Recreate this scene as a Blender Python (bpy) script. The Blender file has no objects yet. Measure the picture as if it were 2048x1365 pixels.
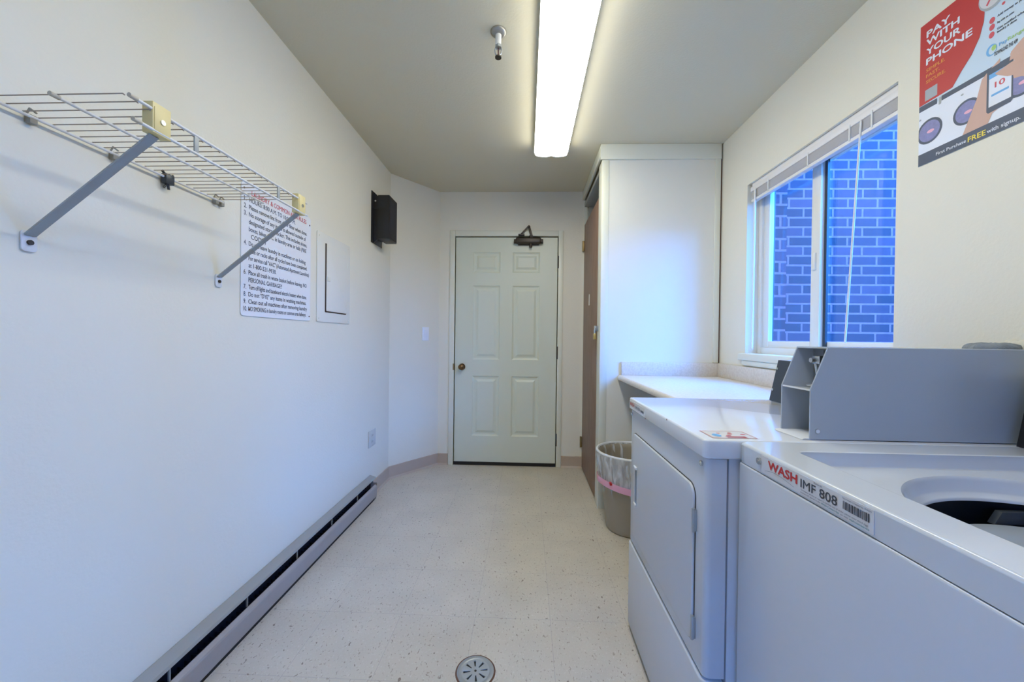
import bpy, bmesh, math, random
from mathutils import Vector, Matrix
random.seed(7)
S = bpy.context.scene
COL = S.collection
PI = math.pi

# ------------------------------------------------------------------ camera, world, exposure
EYE = 1.1391
cam_data = bpy.data.cameras.new('camera')
cam = bpy.data.objects.new('camera', cam_data)
COL.objects.link(cam)
S.camera = cam
cam_data.sensor_width = 36.0
cam_data.lens = 767.46 * 36.0 / 2048.0
cam_data.clip_start = 0.02
yaw, pitch, roll = 0.03758, -0.00704, -0.01188
Rm = Matrix.Rotation(yaw, 3, 'Z') @ Matrix.Rotation(pitch, 3, 'X') @ Matrix.Rotation(roll, 3, 'Y')
rx, fy, uz = Rm @ Vector((1, 0, 0)), Rm @ Vector((0, 1, 0)), Rm @ Vector((0, 0, 1))
cam.matrix_world = Matrix(((rx.x, uz.x, -fy.x, 0), (rx.y, uz.y, -fy.y, 0), (rx.z, uz.z, -fy.z, EYE), (0, 0, 0, 1)))

S.view_settings.view_transform = 'Standard'
S.view_settings.look = 'None'
S.view_settings.gamma = 1.0
S.view_settings.exposure = 0.0
S.view_settings.use_curve_mapping = False

world = bpy.data.worlds.new('sky')
S.world = world
world.use_nodes = True
bg = world.node_tree.nodes['Background']
bg.inputs['Color'].default_value = (0.04, 0.28, 1.0, 1)
bg.inputs['Strength'].default_value = 34.0
world.cycles.sampling_method = 'MANUAL'
world.cycles.sample_map_resolution = 64

TUBE_STRENGTH = 13.5          # brightness of the fluorescent diffuser
TUBE_COLOR = (1.0, 0.985, 0.88)

# ------------------------------------------------------------------ room numbers (metres)
XL, XR, YF, YN, H = -1.093, 1.280, 3.412, -1.0, 2.440
YC = 3.024            # where the left wall turns into the diagonal wall
XC = -0.785           # where the diagonal wall meets the far wall
CX, CY = 0.492, 2.591  # closet corner

# ------------------------------------------------------------------ helpers
class MB:
    def __init__(s):
        s.bm = bmesh.new()

    def box(s, x0, x1, y0, y1, z0, z1, bev=0.0, seg=2, M=None):
        m = Matrix.Translation(((x0 + x1) / 2, (y0 + y1) / 2, (z0 + z1) / 2)) @ Matrix.Diagonal((abs(x1 - x0), abs(y1 - y0), abs(z1 - z0), 1))
        if M is not None:
            m = M @ m
        r = bmesh.ops.create_cube(s.bm, size=1.0, matrix=m)
        if bev > 0:
            es = list({e for v in r['verts'] for e in v.link_edges})
            bmesh.ops.bevel(s.bm, geom=es, offset=bev, segments=seg, affect='EDGES', profile=0.5)
        return s

    def cyl(s, p, q, r, n=16, r2=None, caps=True):
        p, q = Vector(p), Vector(q)
        d = q - p
        m = Matrix.Translation((p + q) / 2) @ d.to_track_quat('Z', 'Y').to_matrix().to_4x4()
        bmesh.ops.create_cone(s.bm, cap_ends=caps, segments=n, radius1=r, radius2=r if r2 is None else r2, depth=d.length, matrix=m)
        return s

    def sph(s, c, r, n=12, sc=(1, 1, 1)):
        m = Matrix.Translation(c) @ Matrix.Diagonal((sc[0], sc[1], sc[2], 1))
        bmesh.ops.create_uvsphere(s.bm, u_segments=n, v_segments=max(6, n // 2), radius=r, matrix=m)
        return s

    def tube(s, pts, r, n=10):
        for a, b in zip(pts[:-1], pts[1:]):
            s.cyl(a, b, r, n)
        for p in pts[1:-1]:
            s.sph(p, r, n)
        return s

    def prism(s, pts, axis, a, b, bev=0.0, seg=2):
        """polygon pts (in the two other axes) extruded along axis from a to b"""
        def P(u, v, w):
            return {'X': (w, u, v), 'Y': (u, w, v), 'Z': (u, v, w)}[axis]
        lo = [s.bm.verts.new(P(u, v, a)) for u, v in pts]
        hi = [s.bm.verts.new(P(u, v, b)) for u, v in pts]
        n = len(pts)
        fl = s.bm.faces.new(lo)
        fh = s.bm.faces.new(hi)
        sides = [s.bm.faces.new((lo[i], lo[(i + 1) % n], hi[(i + 1) % n], hi[i])) for i in range(n)]
        bmesh.ops.recalc_face_normals(s.bm, faces=[fl, fh] + sides)
        if bev > 0:
            es = list(fl.edges) + list(fh.edges)
            bmesh.ops.bevel(s.bm, geom=es, offset=bev, segments=seg, affect='EDGES', profile=0.5)
        return s

    def loops(s, loops, close_first=False, close_last=False):
        vs = [[s.bm.verts.new(p) for p in L] for L in loops]
        n = len(loops[0])
        for A, B in zip(vs[:-1], vs[1:]):
            for i in range(n):
                s.bm.faces.new((A[i], A[(i + 1) % n], B[(i + 1) % n], B[i]))
        if close_first:
            s.bm.faces.new(vs[0])
        if close_last:
            s.bm.faces.new(list(reversed(vs[-1])))
        return s

    def lathe(s, prof, c=(0, 0, 0), n=32, close=False):
        L = [[(c[0] + r * math.cos(2 * PI * k / n), c[1] + r * math.sin(2 * PI * k / n), c[2] + z) for k in range(n)] for r, z in prof]
        s.loops(L)
        return s

    def poly(s, pts):
        s.bm.faces.new([s.bm.verts.new(p) for p in pts])
        return s

    def build(s, name, mat, parent=None, smooth=True, ang=38, recalc=True):
        if recalc:
            bmesh.ops.recalc_face_normals(s.bm, faces=s.bm.faces)
        me = bpy.data.meshes.new(name)
        s.bm.to_mesh(me)
        s.bm.free()
        if smooth:
            for p in me.polygons:
                p.use_smooth = True
            me.set_sharp_from_angle(angle=math.radians(ang))
        me.materials.append(mat)
        o = bpy.data.objects.new(name, me)
        COL.objects.link(o)
        if parent is not None:
            o.parent = parent
            o.matrix_parent_inverse = pinv(parent)
        return o


def pinv(o):
    m = Matrix.Translation(o.location)
    p = o.parent
    return m.inverted()


def thing(name, label, cat, loc=(0, 0, 0), group=None):
    o = bpy.data.objects.new(name, None)
    COL.objects.link(o)
    o.location = loc
    o.empty_display_size = 0.05
    o['label'] = label
    o['category'] = cat
    if group:
        o['group'] = group
    return o


def tag(o, label, cat, group=None):
    o['label'] = label
    o['category'] = cat
    if group:
        o['group'] = group
    return o


def struct(o, label=None):
    o['kind'] = 'structure'
    if label:
        o['label'] = label
    return o


def rrect(x0, x1, y0, y1, r, k=6):
    pts = []
    for cx, cy, a in ((x1 - r, y1 - r, 0), (x0 + r, y1 - r, 90), (x0 + r, y0 + r, 180), (x1 - r, y0 + r, 270)):
        for i in range(k + 1):
            t = math.radians(a + 90 * i / k)
            pts.append((cx + r * math.cos(t), cy + r * math.sin(t)))
    return pts


_font_cache = {}


def text_to(mb, body, origin, right, up, height, width=None, xs=1.0, align='L', bold=0.0, spacing=1.0):
    """adds flat lettering to mb: cap height = height, optional total width"""
    cu = bpy.data.curves.new('lettering_curve', 'FONT')
    cu.body = body
    cu.size = 1.0
    cu.space_character = spacing
    cu.resolution_u = 3
    ob = bpy.data.objects.new('lettering_curve', cu)
    COL.objects.link(ob)
    dg = bpy.context.evaluated_depsgraph_get()
    me = bpy.data.meshes.new_from_object(ob.evaluated_get(dg))
    xsv = [v.co.x for v in me.vertices]
    if not xsv:
        return
    x0, x1 = min(xsv), max(xsv)
    sy = height / 0.70
    sx = (width / (x1 - x0)) if width else sy * xs
    right, up = Vector(right).normalized(), Vector(up).normalized()
    off = 0.0
    if align == 'C':
        off = -(x1 - x0) / 2
    if align == 'R':
        off = -(x1 - x0)
    O = Vector(origin)
    nrm = right.cross(up)
    shifts = [(0, 0)] if bold <= 0 else [(-1, 0), (1, 0), (0, 1), (0, -1)]
    for q, (a, b_) in enumerate(shifts):
        D = right * (a * bold * sx) + up * (b_ * bold * sy) + nrm * (q * .00003)
        vs = [mb.bm.verts.new(O + D + right * ((v.co.x - x0 + off) * sx) + up * (v.co.y * sy)) for v in me.vertices]
        for p in me.polygons:
            try:
                mb.bm.faces.new([vs[i] for i in p.vertices])
            except ValueError:
                pass
    bpy.data.objects.remove(ob)
    bpy.data.curves.remove(cu)
    bpy.data.meshes.remove(me)


# ------------------------------------------------------------------ materials
def base_mat(name):
    m = bpy.data.materials.new(name)
    m.use_nodes = True
    nt = m.node_tree
    return m, nt, nt.nodes['Principled BSDF']


def mat(name, col, rough=0.5, metal=0.0, vary=0.04, scale=18.0, bump=0.0, bscale=200.0, spec=0.5, coat=0.0, alpha=None):
    m, nt, b = base_mat(name)
    N, L = nt.nodes, nt.links
    tc = N.new('ShaderNodeTexCoord')
    nz = N.new('ShaderNodeTexNoise')
    nz.inputs['Scale'].default_value = scale
    nz.inputs['Detail'].default_value = 4
    L.new(tc.outputs['Object'], nz.inputs['Vector'])
    mx = N.new('ShaderNodeMix')
    mx.data_type = 'RGBA'
    mx.inputs[6].default_value = (*[max(0, c * (1 - vary)) for c in col], 1)
    mx.inputs[7].default_value = (*[min(1, c * (1 + vary)) for c in col], 1)
    L.new(nz.outputs['Fac'], mx.inputs[0])
    L.new(mx.outputs[2], b.inputs['Base Color'])
    b.inputs['Roughness'].default_value = rough
    b.inputs['Metallic'].default_value = metal
    b.inputs['Specular IOR Level'].default_value = spec
    b.inputs['Coat Weight'].default_value = coat
    b.inputs['Coat Roughness'].default_value = 0.08
    if alpha is not None:
        b.inputs['Alpha'].default_value = alpha
    if bump > 0:
        n2 = N.new('ShaderNodeTexNoise')
        n2.inputs['Scale'].default_value = bscale
        n2.inputs['Detail'].default_value = 3
        L.new(tc.outputs['Object'], n2.inputs['Vector'])
        bp = N.new('ShaderNodeBump')
        bp.inputs['Strength'].default_value = bump
        bp.inputs['Distance'].default_value = 0.002
        L.new(n2.outputs['Fac'], bp.inputs['Height'])
        L.new(bp.outputs['Normal'], b.inputs['Normal'])
    return m


WALLC = (0.80, 0.77, 0.65)
M = {}
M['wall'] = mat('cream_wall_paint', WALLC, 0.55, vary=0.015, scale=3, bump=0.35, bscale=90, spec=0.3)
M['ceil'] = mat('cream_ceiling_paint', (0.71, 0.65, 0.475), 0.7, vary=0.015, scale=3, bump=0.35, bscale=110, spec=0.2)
M['trim'] = mat('cream_gloss_trim', (0.77, 0.775, 0.66), 0.35, vary=0.01)
M['door'] = mat('pale_green_cream_door_paint', (0.69, 0.725, 0.60), 0.38, vary=0.01)
M['closet'] = mat('cream_closet_laminate', (0.80, 0.79, 0.70), 0.4, vary=0.01)
M['closet_in'] = mat('closet_inside_grey', (0.42, 0.42, 0.38), 0.7)
M['base'] = mat('taupe_vinyl_base', (0.50, 0.40, 0.31), 0.45, vary=0.03)
M['heater'] = mat('putty_grey_heater_enamel', (0.33, 0.325, 0.29), 0.4, vary=0.03)
M['heater_front'] = mat('putty_heater_front', (0.37, 0.335, 0.305), 0.4, vary=0.05, scale=30)
M['fin'] = mat('dark_heater_fins', (0.012, 0.016, 0.03), 0.5, metal=0.3)
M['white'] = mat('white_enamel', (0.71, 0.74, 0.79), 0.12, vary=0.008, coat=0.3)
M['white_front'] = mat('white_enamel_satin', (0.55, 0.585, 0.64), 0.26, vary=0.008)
M['panel'] = mat('white_plastic', (0.78, 0.79, 0.78), 0.4, vary=0.01)
M['breaker'] = mat('cream_painted_steel', (0.78, 0.775, 0.71), 0.4, vary=0.01)
M['vinyl'] = mat('white_vinyl_window', (0.80, 0.79, 0.72), 0.35, vary=0.01)
M['blind'] = mat('white_blind_metal', (0.80, 0.78, 0.78), 0.35, vary=0.02)
M['black'] = mat('black_plastic', (0.012, 0.013, 0.017), 0.45, vary=0.1)
M['black_side'] = mat('charcoal_speaker_cloth', (0.022, 0.021, 0.025), 0.8, vary=0.1, bump=0.4, bscale=900)
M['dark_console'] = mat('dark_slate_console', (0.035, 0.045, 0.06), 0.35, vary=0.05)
M['greybox'] = mat('grey_powdercoat', (0.44, 0.49, 0.545), 0.2, vary=0.01, bump=0.1, bscale=900)
M['chrome'] = mat('bright_steel', (0.62, 0.64, 0.66), 0.25, metal=0.9)
M['steel'] = mat('dull_steel', (0.42, 0.45, 0.48), 0.38, metal=0.75)
M['wire'] = mat('white_vinyl_coated_wire', (0.72, 0.72, 0.72), 0.35, vary=0.05, scale=60)
M['wire_end'] = mat('aged_cream_plastic_clip', (0.55, 0.50, 0.40), 0.6)
M['clipgrey'] = mat('dingy_wall_clip', (0.30, 0.28, 0.23), 0.6)
M['cross_wire'] = mat('aged_thin_wire', (0.36, 0.30, 0.25), 0.5, vary=0.1)
M['strut'] = mat('grey_enamel_strut', (0.37, 0.395, 0.385), 0.4)
M['cap'] = mat('yellowed_plastic', (0.74, 0.62, 0.29), 0.45, vary=0.03)
M['bronze'] = mat('dark_bronze', (0.055, 0.045, 0.038), 0.4, metal=0.5)
M['knob'] = mat('antique_bronze_knob', (0.20, 0.12, 0.06), 0.3, metal=0.85)
M['hinge'] = mat('aged_brass', (0.30, 0.22, 0.10), 0.4, metal=0.8)
M['brass'] = mat('yellow_brass', (0.60, 0.43, 0.15), 0.35, metal=0.8)
M['rubber'] = mat('black_rubber_sweep', (0.012, 0.012, 0.014), 0.7)
M['bin'] = mat('taupe_bin_plastic', (0.36, 0.315, 0.24), 0.5, vary=0.03)
M['bin_rim'] = mat('bin_rim_under_bag', (0.72, 0.74, 0.76), 0.4)
M['pink'] = mat('pink_drawstring', (0.82, 0.42, 0.55), 0.45)
M['red'] = mat('red_print', (0.55, 0.03, 0.03), 0.5)
M['poster_red'] = mat('poster_red', (0.52, 0.035, 0.035), 0.45)
M['ink'] = mat('dark_print', (0.05, 0.06, 0.09), 0.5)
M['inkgrey'] = mat('grey_print', (0.38, 0.42, 0.46), 0.5)
M['teal'] = mat('teal_print', (0.03, 0.26, 0.26), 0.5)
M['signwhite'] = mat('white_sign_plastic', (0.80, 0.82, 0.86), 0.35, vary=0.01)
M['signred'] = mat('red_sign_lettering', (0.62, 0.09, 0.12), 0.5)
M['signink'] = mat('grey_sign_lettering', (0.085, 0.10, 0.14), 0.5)
M['paper'] = mat('poster_paper', (0.56, 0.70, 0.84), 0.4, vary=0.05, scale=4)
M['paperwhite'] = mat('poster_white', (0.74, 0.79, 0.90), 0.4)
M['yellow'] = mat('yellow_print', (0.85, 0.68, 0.08), 0.5)
M['orange'] = mat('orange_print', (0.75, 0.30, 0.06), 0.5)
M['skyblue'] = mat('blue_print', (0.15, 0.42, 0.78), 0.5)
M['green'] = mat('green_print', (0.38, 0.62, 0.20), 0.5)
M['skin'] = mat('printed_hand_tone', (0.62, 0.40, 0.32), 0.5)
M['slate'] = mat('poster_slate', (0.06, 0.085, 0.14), 0.45)
M['purple'] = mat('poster_drum_purple', (0.22, 0.23, 0.46), 0.45, vary=0.25, scale=120)
M['label'] = mat('label_silver_white', (0.66, 0.66, 0.68), 0.3)
M['cloth'] = mat('grey_cloth', (0.22, 0.25, 0.28), 0.9, vary=0.2, scale=80, bump=0.6, bscale=300)
M['cloth2'] = mat('cream_cloth', (0.62, 0.60, 0.52), 0.9, vary=0.1, scale=80, bump=0.6, bscale=300)
M['rust'] = mat('rust_stain', (0.14, 0.07, 0.045), 0.8, vary=0.3)
M['tub'] = mat('dark_tub_plastic', (0.012, 0.02, 0.03), 0.35)
M['ring'] = mat('grey_balance_ring', (0.34, 0.38, 0.42), 0.4)
M['deck'] = mat('washer_deck_porcelain', (0.62, 0.655, 0.70), 0.16, vary=0.006, coat=0.3)
M['outlet'] = mat('almond_plastic', (0.60, 0.60, 0.55), 0.4)
M['ground'] = mat('outdoor_soil', (0.10, 0.09, 0.07), 0.9, vary=0.15, scale=6)
M['slategrey'] = mat('handle_recess_grey', (0.22, 0.27, 0.35), 0.5)
M['roof'] = mat('outdoor_soffit', (0.6, 0.6, 0.58), 0.8)


def floor_mat():
    m, nt, b = base_mat('vinyl_composition_tile')
    N, L = nt.nodes, nt.links
    tc = N.new('ShaderNodeTexCoord')
    mp = N.new('ShaderNodeMapping')
    mp.inputs['Location'].default_value = (0.195, -3.0745, 0)
    L.new(tc.outputs['Object'], mp.inputs['Vector'])
    br = N.new('ShaderNodeTexBrick')
    br.offset = 0.0
    br.squash = 1.0
    br.inputs['Scale'].default_value = 1.0
    br.inputs['Brick Width'].default_value = 0.3048
    br.inputs['Row Height'].default_value = 0.3048
    br.inputs['Mortar Size'].default_value = 0.0009
    br.inputs['Mortar Smooth'].default_value = 0.3
    br.inputs['Color1'].default_value = (0.58, 0.525, 0.42, 1)
    br.inputs['Color2'].default_value = (0.595, 0.54, 0.43, 1)
    br.inputs['Mortar'].default_value = (0.44, 0.39, 0.34, 1)
    L.new(mp.outputs['Vector'], br.inputs['Vector'])
    # speckles
    mp2 = N.new('ShaderNodeMapping')
    mp2.inputs['Scale'].default_value = (1.0, 0.6, 1.0)
    L.new(tc.outputs['Object'], mp2.inputs['Vector'])
    prev = br.outputs['Color']
    for sc, th0, th1, colr, amt in ((120, 0.63, 0.68, (0.33, 0.26, 0.19, 1), 0.7), (70, 0.685, 0.72, (0.20, 0.15, 0.11, 1), 0.85), (170, 0.60, 0.70, (0.74, 0.70, 0.64, 1), 0.4)):
        nz = N.new('ShaderNodeTexNoise')
        nz.inputs['Scale'].default_value = sc
        nz.inputs['Detail'].default_value = 2
        nz.inputs['Distortion'].default_value = 0.4
        L.new(mp2.outputs['Vector'], nz.inputs['Vector'])
        mr = N.new('ShaderNodeMapRange')
        mr.inputs['From Min'].default_value = th0
        mr.inputs['From Max'].default_value = th1
        mr.inputs['To Max'].default_value = amt
        L.new(nz.outputs['Fac'], mr.inputs['Value'])
        mx = N.new('ShaderNodeMix')
        mx.data_type = 'RGBA'
        mx.inputs[7].default_value = colr
        L.new(mr.outputs['Result'], mx.inputs[0])
        L.new(prev, mx.inputs[6])
        prev = mx.outputs[2]
    # soft cloudy variation and faint scuffs
    nz = N.new('ShaderNodeTexNoise')
    nz.inputs['Scale'].default_value = 5
    nz.inputs['Detail'].default_value = 6
    L.new(tc.outputs['Object'], nz.inputs['Vector'])
    mx = N.new('ShaderNodeMix')
    mx.data_type = 'RGBA'
    mx.blend_type = 'MULTIPLY'
    mx.inputs[0].default_value = 1.0
    cr = N.new('ShaderNodeMapRange')
    cr.inputs['From Min'].default_value = 0.3
    cr.inputs['From Max'].default_value = 0.7
    cr.inputs['To Min'].default_value = 0.94
    cr.inputs['To Max'].default_value = 1.05
    L.new(nz.outputs['Fac'], cr.inputs['Value'])
    L.new(prev, mx.inputs[6])
    L.new(cr.outputs['Result'], mx.inputs[7])
    L.new(mx.outputs[2], b.inputs['Base Color'])
    b.inputs['Roughness'].default_value = 0.42
    b.inputs['Specular IOR Level'].default_value = 0.35
    return m


def brick_mat():
    m, nt, b = base_mat('brown_brick')
    N, L = nt.nodes, nt.links
    tc = N.new('ShaderNodeTexCoord')
    sp = N.new('ShaderNodeSeparateXYZ')
    L.new(tc.outputs['Object'], sp.inputs[0])
    ad = N.new('ShaderNodeMath')
    ad.operation = 'ADD'
    L.new(sp.outputs['X'], ad.inputs[0])
    L.new(sp.outputs['Y'], ad.inputs[1])
    cb = N.new('ShaderNodeCombineXYZ')
    L.new(ad.outputs[0], cb.inputs['X'])
    L.new(sp.outputs['Z'], cb.inputs['Y'])
    br = N.new('ShaderNodeTexBrick')
    br.offset = 0.5
    br.inputs['Scale'].default_value = 1.0
    br.inputs['Brick Width'].default_value = 0.200
    br.inputs['Row Height'].default_value = 0.067
    br.inputs['Mortar Size'].default_value = 0.0072
    br.inputs['Mortar Smooth'].default_value = 0.2
    br.inputs['Bias'].default_value = 0.0
    br.inputs['Color1'].default_value = (0.042, 0.026, 0.040, 1)
    br.inputs['Color2'].default_value = (0.12, 0.040, 0.064, 1)
    br.inputs['Mortar'].default_value = (0.38, 0.115, 0.13, 1)
    L.new(cb.outputs[0], br.inputs['Vector'])
    nz = N.new('ShaderNodeTexNoise')
    nz.inputs['Scale'].default_value = 60
    nz.inputs['Detail'].default_value = 5
    L.new(tc.outputs['Object'], nz.inputs['Vector'])
    mr = N.new('ShaderNodeMapRange')
    mr.inputs['To Min'].default_value = 0.6
    mr.inputs['To Max'].default_value = 1.35
    L.new(nz.outputs['Fac'], mr.inputs['Value'])
    mx = N.new('ShaderNodeMix')
    mx.data_type = 'RGBA'
    mx.blend_type = 'MULTIPLY'
    mx.inputs[0].default_value = 1.0
    L.new(br.outputs['Color'], mx.inputs[6])
    L.new(mr.outputs['Result'], mx.inputs[7])
    L.new(mx.outputs[2], b.inputs['Base Color'])
    b.inputs['Roughness'].default_value = 0.9
    bp = N.new('ShaderNodeBump')
    bp.inputs['Strength'].default_value = 0.5
    bp.inputs['Distance'].default_value = 0.004
    bp.invert = True
    L.new(br.outputs['Fac'], bp.inputs['Height'])
    L.new(bp.outputs['Normal'], b.inputs['Normal'])
    return m


def wood_mat():
    m, nt, b = base_mat('walnut_brown_laminate')
    N, L = nt.nodes, nt.links
    tc = N.new('ShaderNodeTexCoord')
    mp = N.new('ShaderNodeMapping')
    mp.inputs['Scale'].default_value = (20, 20, 1.2)
    L.new(tc.outputs['Object'], mp.inputs['Vector'])
    nz = N.new('ShaderNodeTexNoise')
    nz.inputs['Scale'].default_value = 4
    nz.inputs['Detail'].default_value = 8
    nz.inputs['Distortion'].default_value = 1.2
    L.new(mp.outputs['Vector'], nz.inputs['Vector'])
    cr = N.new('ShaderNodeValToRGB')
    cr.color_ramp.elements[0].position = 0.3
    cr.color_ramp.elements[0].color = (0.165, 0.092, 0.058, 1)
    cr.color_ramp.elements[1].position = 0.7
    cr.color_ramp.elements[1].color = (0.33, 0.205, 0.145, 1)
    L.new(nz.outputs['Fac'], cr.inputs['Fac'])
    L.new(cr.outputs['Color'], b.inputs['Base Color'])
    b.inputs['Roughness'].default_value = 0.45
    return m


def counter_mat():
    m, nt, b = base_mat('mottled_cream_laminate')
    N, L = nt.nodes, nt.links
    tc = N.new('ShaderNodeTexCoord')
    nz = N.new('ShaderNodeTexNoise')
    nz.inputs['Scale'].default_value = 90
    nz.inputs['Detail'].default_value = 6
    L.new(tc.outputs['Object'], nz.inputs['Vector'])
    cr = N.new('ShaderNodeValToRGB')
    cr.color_ramp.elements[0].position = 0.35
    cr.color_ramp.elements[0].color = (0.66, 0.60, 0.52, 1)
    cr.color_ramp.elements[1].position = 0.62
    cr.color_ramp.elements[1].color = (0.74, 0.69, 0.61, 1)
    L.new(nz.outputs['Fac'], cr.inputs['Fac'])
    L.new(cr.outputs['Color'], b.inputs['Base Color'])
    b.inputs['Roughness'].default_value = 0.3
    return m


def glass_mat():
    m = bpy.data.materials.new('window_glass')
    m.use_nodes = True
    nt = m.node_tree
    N, L = nt.nodes, nt.links
    for n in list(N):
        N.remove(n)
    out = N.new('ShaderNodeOutputMaterial')
    tr = N.new('ShaderNodeBsdfTransparent')
    tr.inputs['Color'].default_value = (0.95, 0.97, 0.98, 1)
    gl = N.new('ShaderNodeBsdfGlossy')
    gl.inputs['Roughness'].default_value = 0.03
    lw = N.new('ShaderNodeLayerWeight')
    pw = N.new('ShaderNodeMath')
    pw.operation = 'POWER'
    pw.inputs[1].default_value = 4.0
    L.new(lw.outputs['Facing'], pw.inputs[0])
    fr = N.new('ShaderNodeMath')
    fr.operation = 'MULTIPLY_ADD'
    fr.inputs[1].default_value = 0.9
    fr.inputs[2].default_value = 0.03
    L.new(pw.outputs[0], fr.inputs[0])
    nz = N.new('ShaderNodeTexNoise')
    nz.inputs['Scale'].default_value = 3
    bp = N.new('ShaderNodeBump')
    bp.inputs['Strength'].default_value = 0.02
    L.new(nz.outputs['Fac'], bp.inputs['Height'])
    L.new(bp.outputs['Normal'], gl.inputs['Normal'])
    mx = N.new('ShaderNodeMixShader')
    L.new(fr.outputs[0], mx.inputs['Fac'])
    L.new(tr.outputs[0], mx.inputs[1])
    L.new(gl.outputs[0], mx.inputs[2])
    L.new(mx.outputs[0], out.inputs['Surface'])
    return m


def film_mat():
    m = bpy.data.materials.new('clear_plastic_film')
    m.use_nodes = True
    nt = m.node_tree
    N, L = nt.nodes, nt.links
    b = N['Principled BSDF']
    b.inputs['Base Color'].default_value = (0.86, 0.88, 0.90, 1)
    b.inputs['Roughness'].default_value = 0.22
    tc = N.new('ShaderNodeTexCoord')
    wv = N.new('ShaderNodeTexNoise')
    wv.inputs['Scale'].default_value = 5
    wv.inputs['Detail'].default_value = 4
    wv.inputs['Distortion'].default_value = 0.5
    mp = N.new('ShaderNodeMapping')
    mp.inputs['Rotation'].default_value = (0.5, 0.35, 0)
    mp.inputs['Scale'].default_value = (9, 9, 1.4)
    L.new(tc.outputs['Object'], mp.inputs['Vector'])
    L.new(mp.outputs['Vector'], wv.inputs['Vector'])
    mr = N.new('ShaderNodeMapRange')
    mr.inputs['From Min'].default_value = 0.42
    mr.inputs['From Max'].default_value = 0.66
    mr.inputs['To Min'].default_value = 0.30
    mr.inputs['To Max'].default_value = 0.72
    L.new(wv.outputs['Fac'], mr.inputs['Value'])
    L.new(mr.outputs['Result'], b.inputs['Alpha'])
    bp = N.new('ShaderNodeBump')
    bp.inputs['Strength'].default_value = 0.6
    bp.inputs['Distance'].default_value = 0.01
    L.new(wv.outputs['Fac'], bp.inputs['Height'])
    L.new(bp.outputs['Normal'], b.inputs['Normal'])
    return m


def emit_mat():
    m = bpy.data.materials.new('lit_diffuser')
    m.use_nodes = True
    nt = m.node_tree
    N, L = nt.nodes, nt.links
    b = N['Principled BSDF']
    b.inputs['Base Color'].default_value = (0.9, 0.9, 0.9, 1)
    b.inputs['Roughness'].default_value = 0.3
    b.inputs['Emission Color'].default_value = (*TUBE_COLOR, 1)
    tc = N.new('ShaderNodeTexCoord')
    wv = N.new('ShaderNodeTexNoise')
    wv.inputs['Scale'].default_value = 300
    L.new(tc.outputs['Object'], wv.inputs['Vector'])
    mr = N.new('ShaderNodeMapRange')
    mr.inputs['To Min'].default_value = TUBE_STRENGTH * 0.96
    mr.inputs['To Max'].default_value = TUBE_STRENGTH * 1.04
    L.new(wv.outputs['Fac'], mr.inputs['Value'])
    L.new(mr.outputs['Result'], b.inputs['Emission Strength'])
    return m


M['floor'] = floor_mat()
M['brick'] = brick_mat()
M['wood'] = wood_mat()
M['counter'] = counter_mat()
M['glass'] = glass_mat()
M['film'] = film_mat()
M['emit'] = emit_mat()

# ------------------------------------------------------------------ the room shell
W0, W1, WZ0, WZ1 = 1.389, 2.297, 1.066, 2.050      # window opening
struct(MB().box(XL - .15, XR + .15, YN - .15, YF + .15, -.10, 0).build('floor', M['floor'], smooth=False))
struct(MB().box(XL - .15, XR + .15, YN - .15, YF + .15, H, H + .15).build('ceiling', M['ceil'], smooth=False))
struct(MB().box(XL - .12, XL, YN, YF, 0, H).build('wall_left', M['wall'], smooth=False))
NW = (-.45, .85, 1.05, 2.05)                        # window behind the camera
w = MB()
w.box(XL - .12, NW[0], YN - .12, YN, 0, H).box(NW[1], XR + .12, YN - .12, YN, 0, H)
w.box(NW[0], NW[1], YN - .12, YN, 0, NW[2]).box(NW[0], NW[1], YN - .12, YN, NW[3], H)
struct(w.build('wall_near', M['wall'], smooth=False))
w = MB()
w.box(XR, XR + .14, YN, W0, 0, H).box(XR, XR + .14, W1, YF, 0, H)
w.box(XR, XR + .14, W0, W1, 0, WZ0).box(XR, XR + .14, W0, W1, WZ1, H)
struct(w.build('wall_right', M['wall'], smooth=False))
DX0, DX1, DZ = -0.642, 0.270, 2.040                # door slab
w = MB()
w.box(XL, DX0 - .008, YF, YF + .12, 0, H).box(DX1 + .008, XR, YF, YF + .12, 0, H)
w.box(DX0 - .008, DX1 + .008, YF, YF + .12, DZ + .008, H).box(DX0 - .1, DX1 + .1, YF + .10, YF + .14, 0, DZ + .1)
struct(w.build('wall_far', M['wall'], smooth=False))
w = MB()
w.prism([(XL, YC), (XC, YF), (XL, YF)], 'Z', 0, H)
struct(w.build('wall_diagonal', M['wall'], smooth=False))

# base coves
def base_run(name, a, b, label=None, t=.006):
    ax, ay = a
    bx, by = b
    d = Vector((bx - ax, by - ay, 0))
    n = Vector((d.y, -d.x, 0)).normalized()        # towards the room
    Lh = d.length
    Mx = Matrix.Translation((ax, ay, 0)) @ Matrix(((d.x / Lh, n.x, 0, 0), (d.y / Lh, n.y, 0, 0), (0, 0, 1, 0), (0, 0, 0, 1)))
    m = MB()
    prof = [(0, 0), (.016, 0), (.014, .003), (t, .014), (t, .098), (t - .002, .101), (0, .101)]
    L = [[tuple(Mx @ Vector((u, p[0], p[1]))) for p in prof] for u in (0, Lh)]
    m.loops(L, True, True)
    return struct(m.build(name, M['base'], ang=20))


base_run('baseboard_left', (XL, 2.672), (XL, YC))
base_run('baseboard_diagonal', (XL, YC), (XC, YF))
base_run('baseboard_far', (XC, YF), (-0.694, YF))
base_run('baseboard_far_right', (0.317, YF), (CX + .01, YF))

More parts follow.
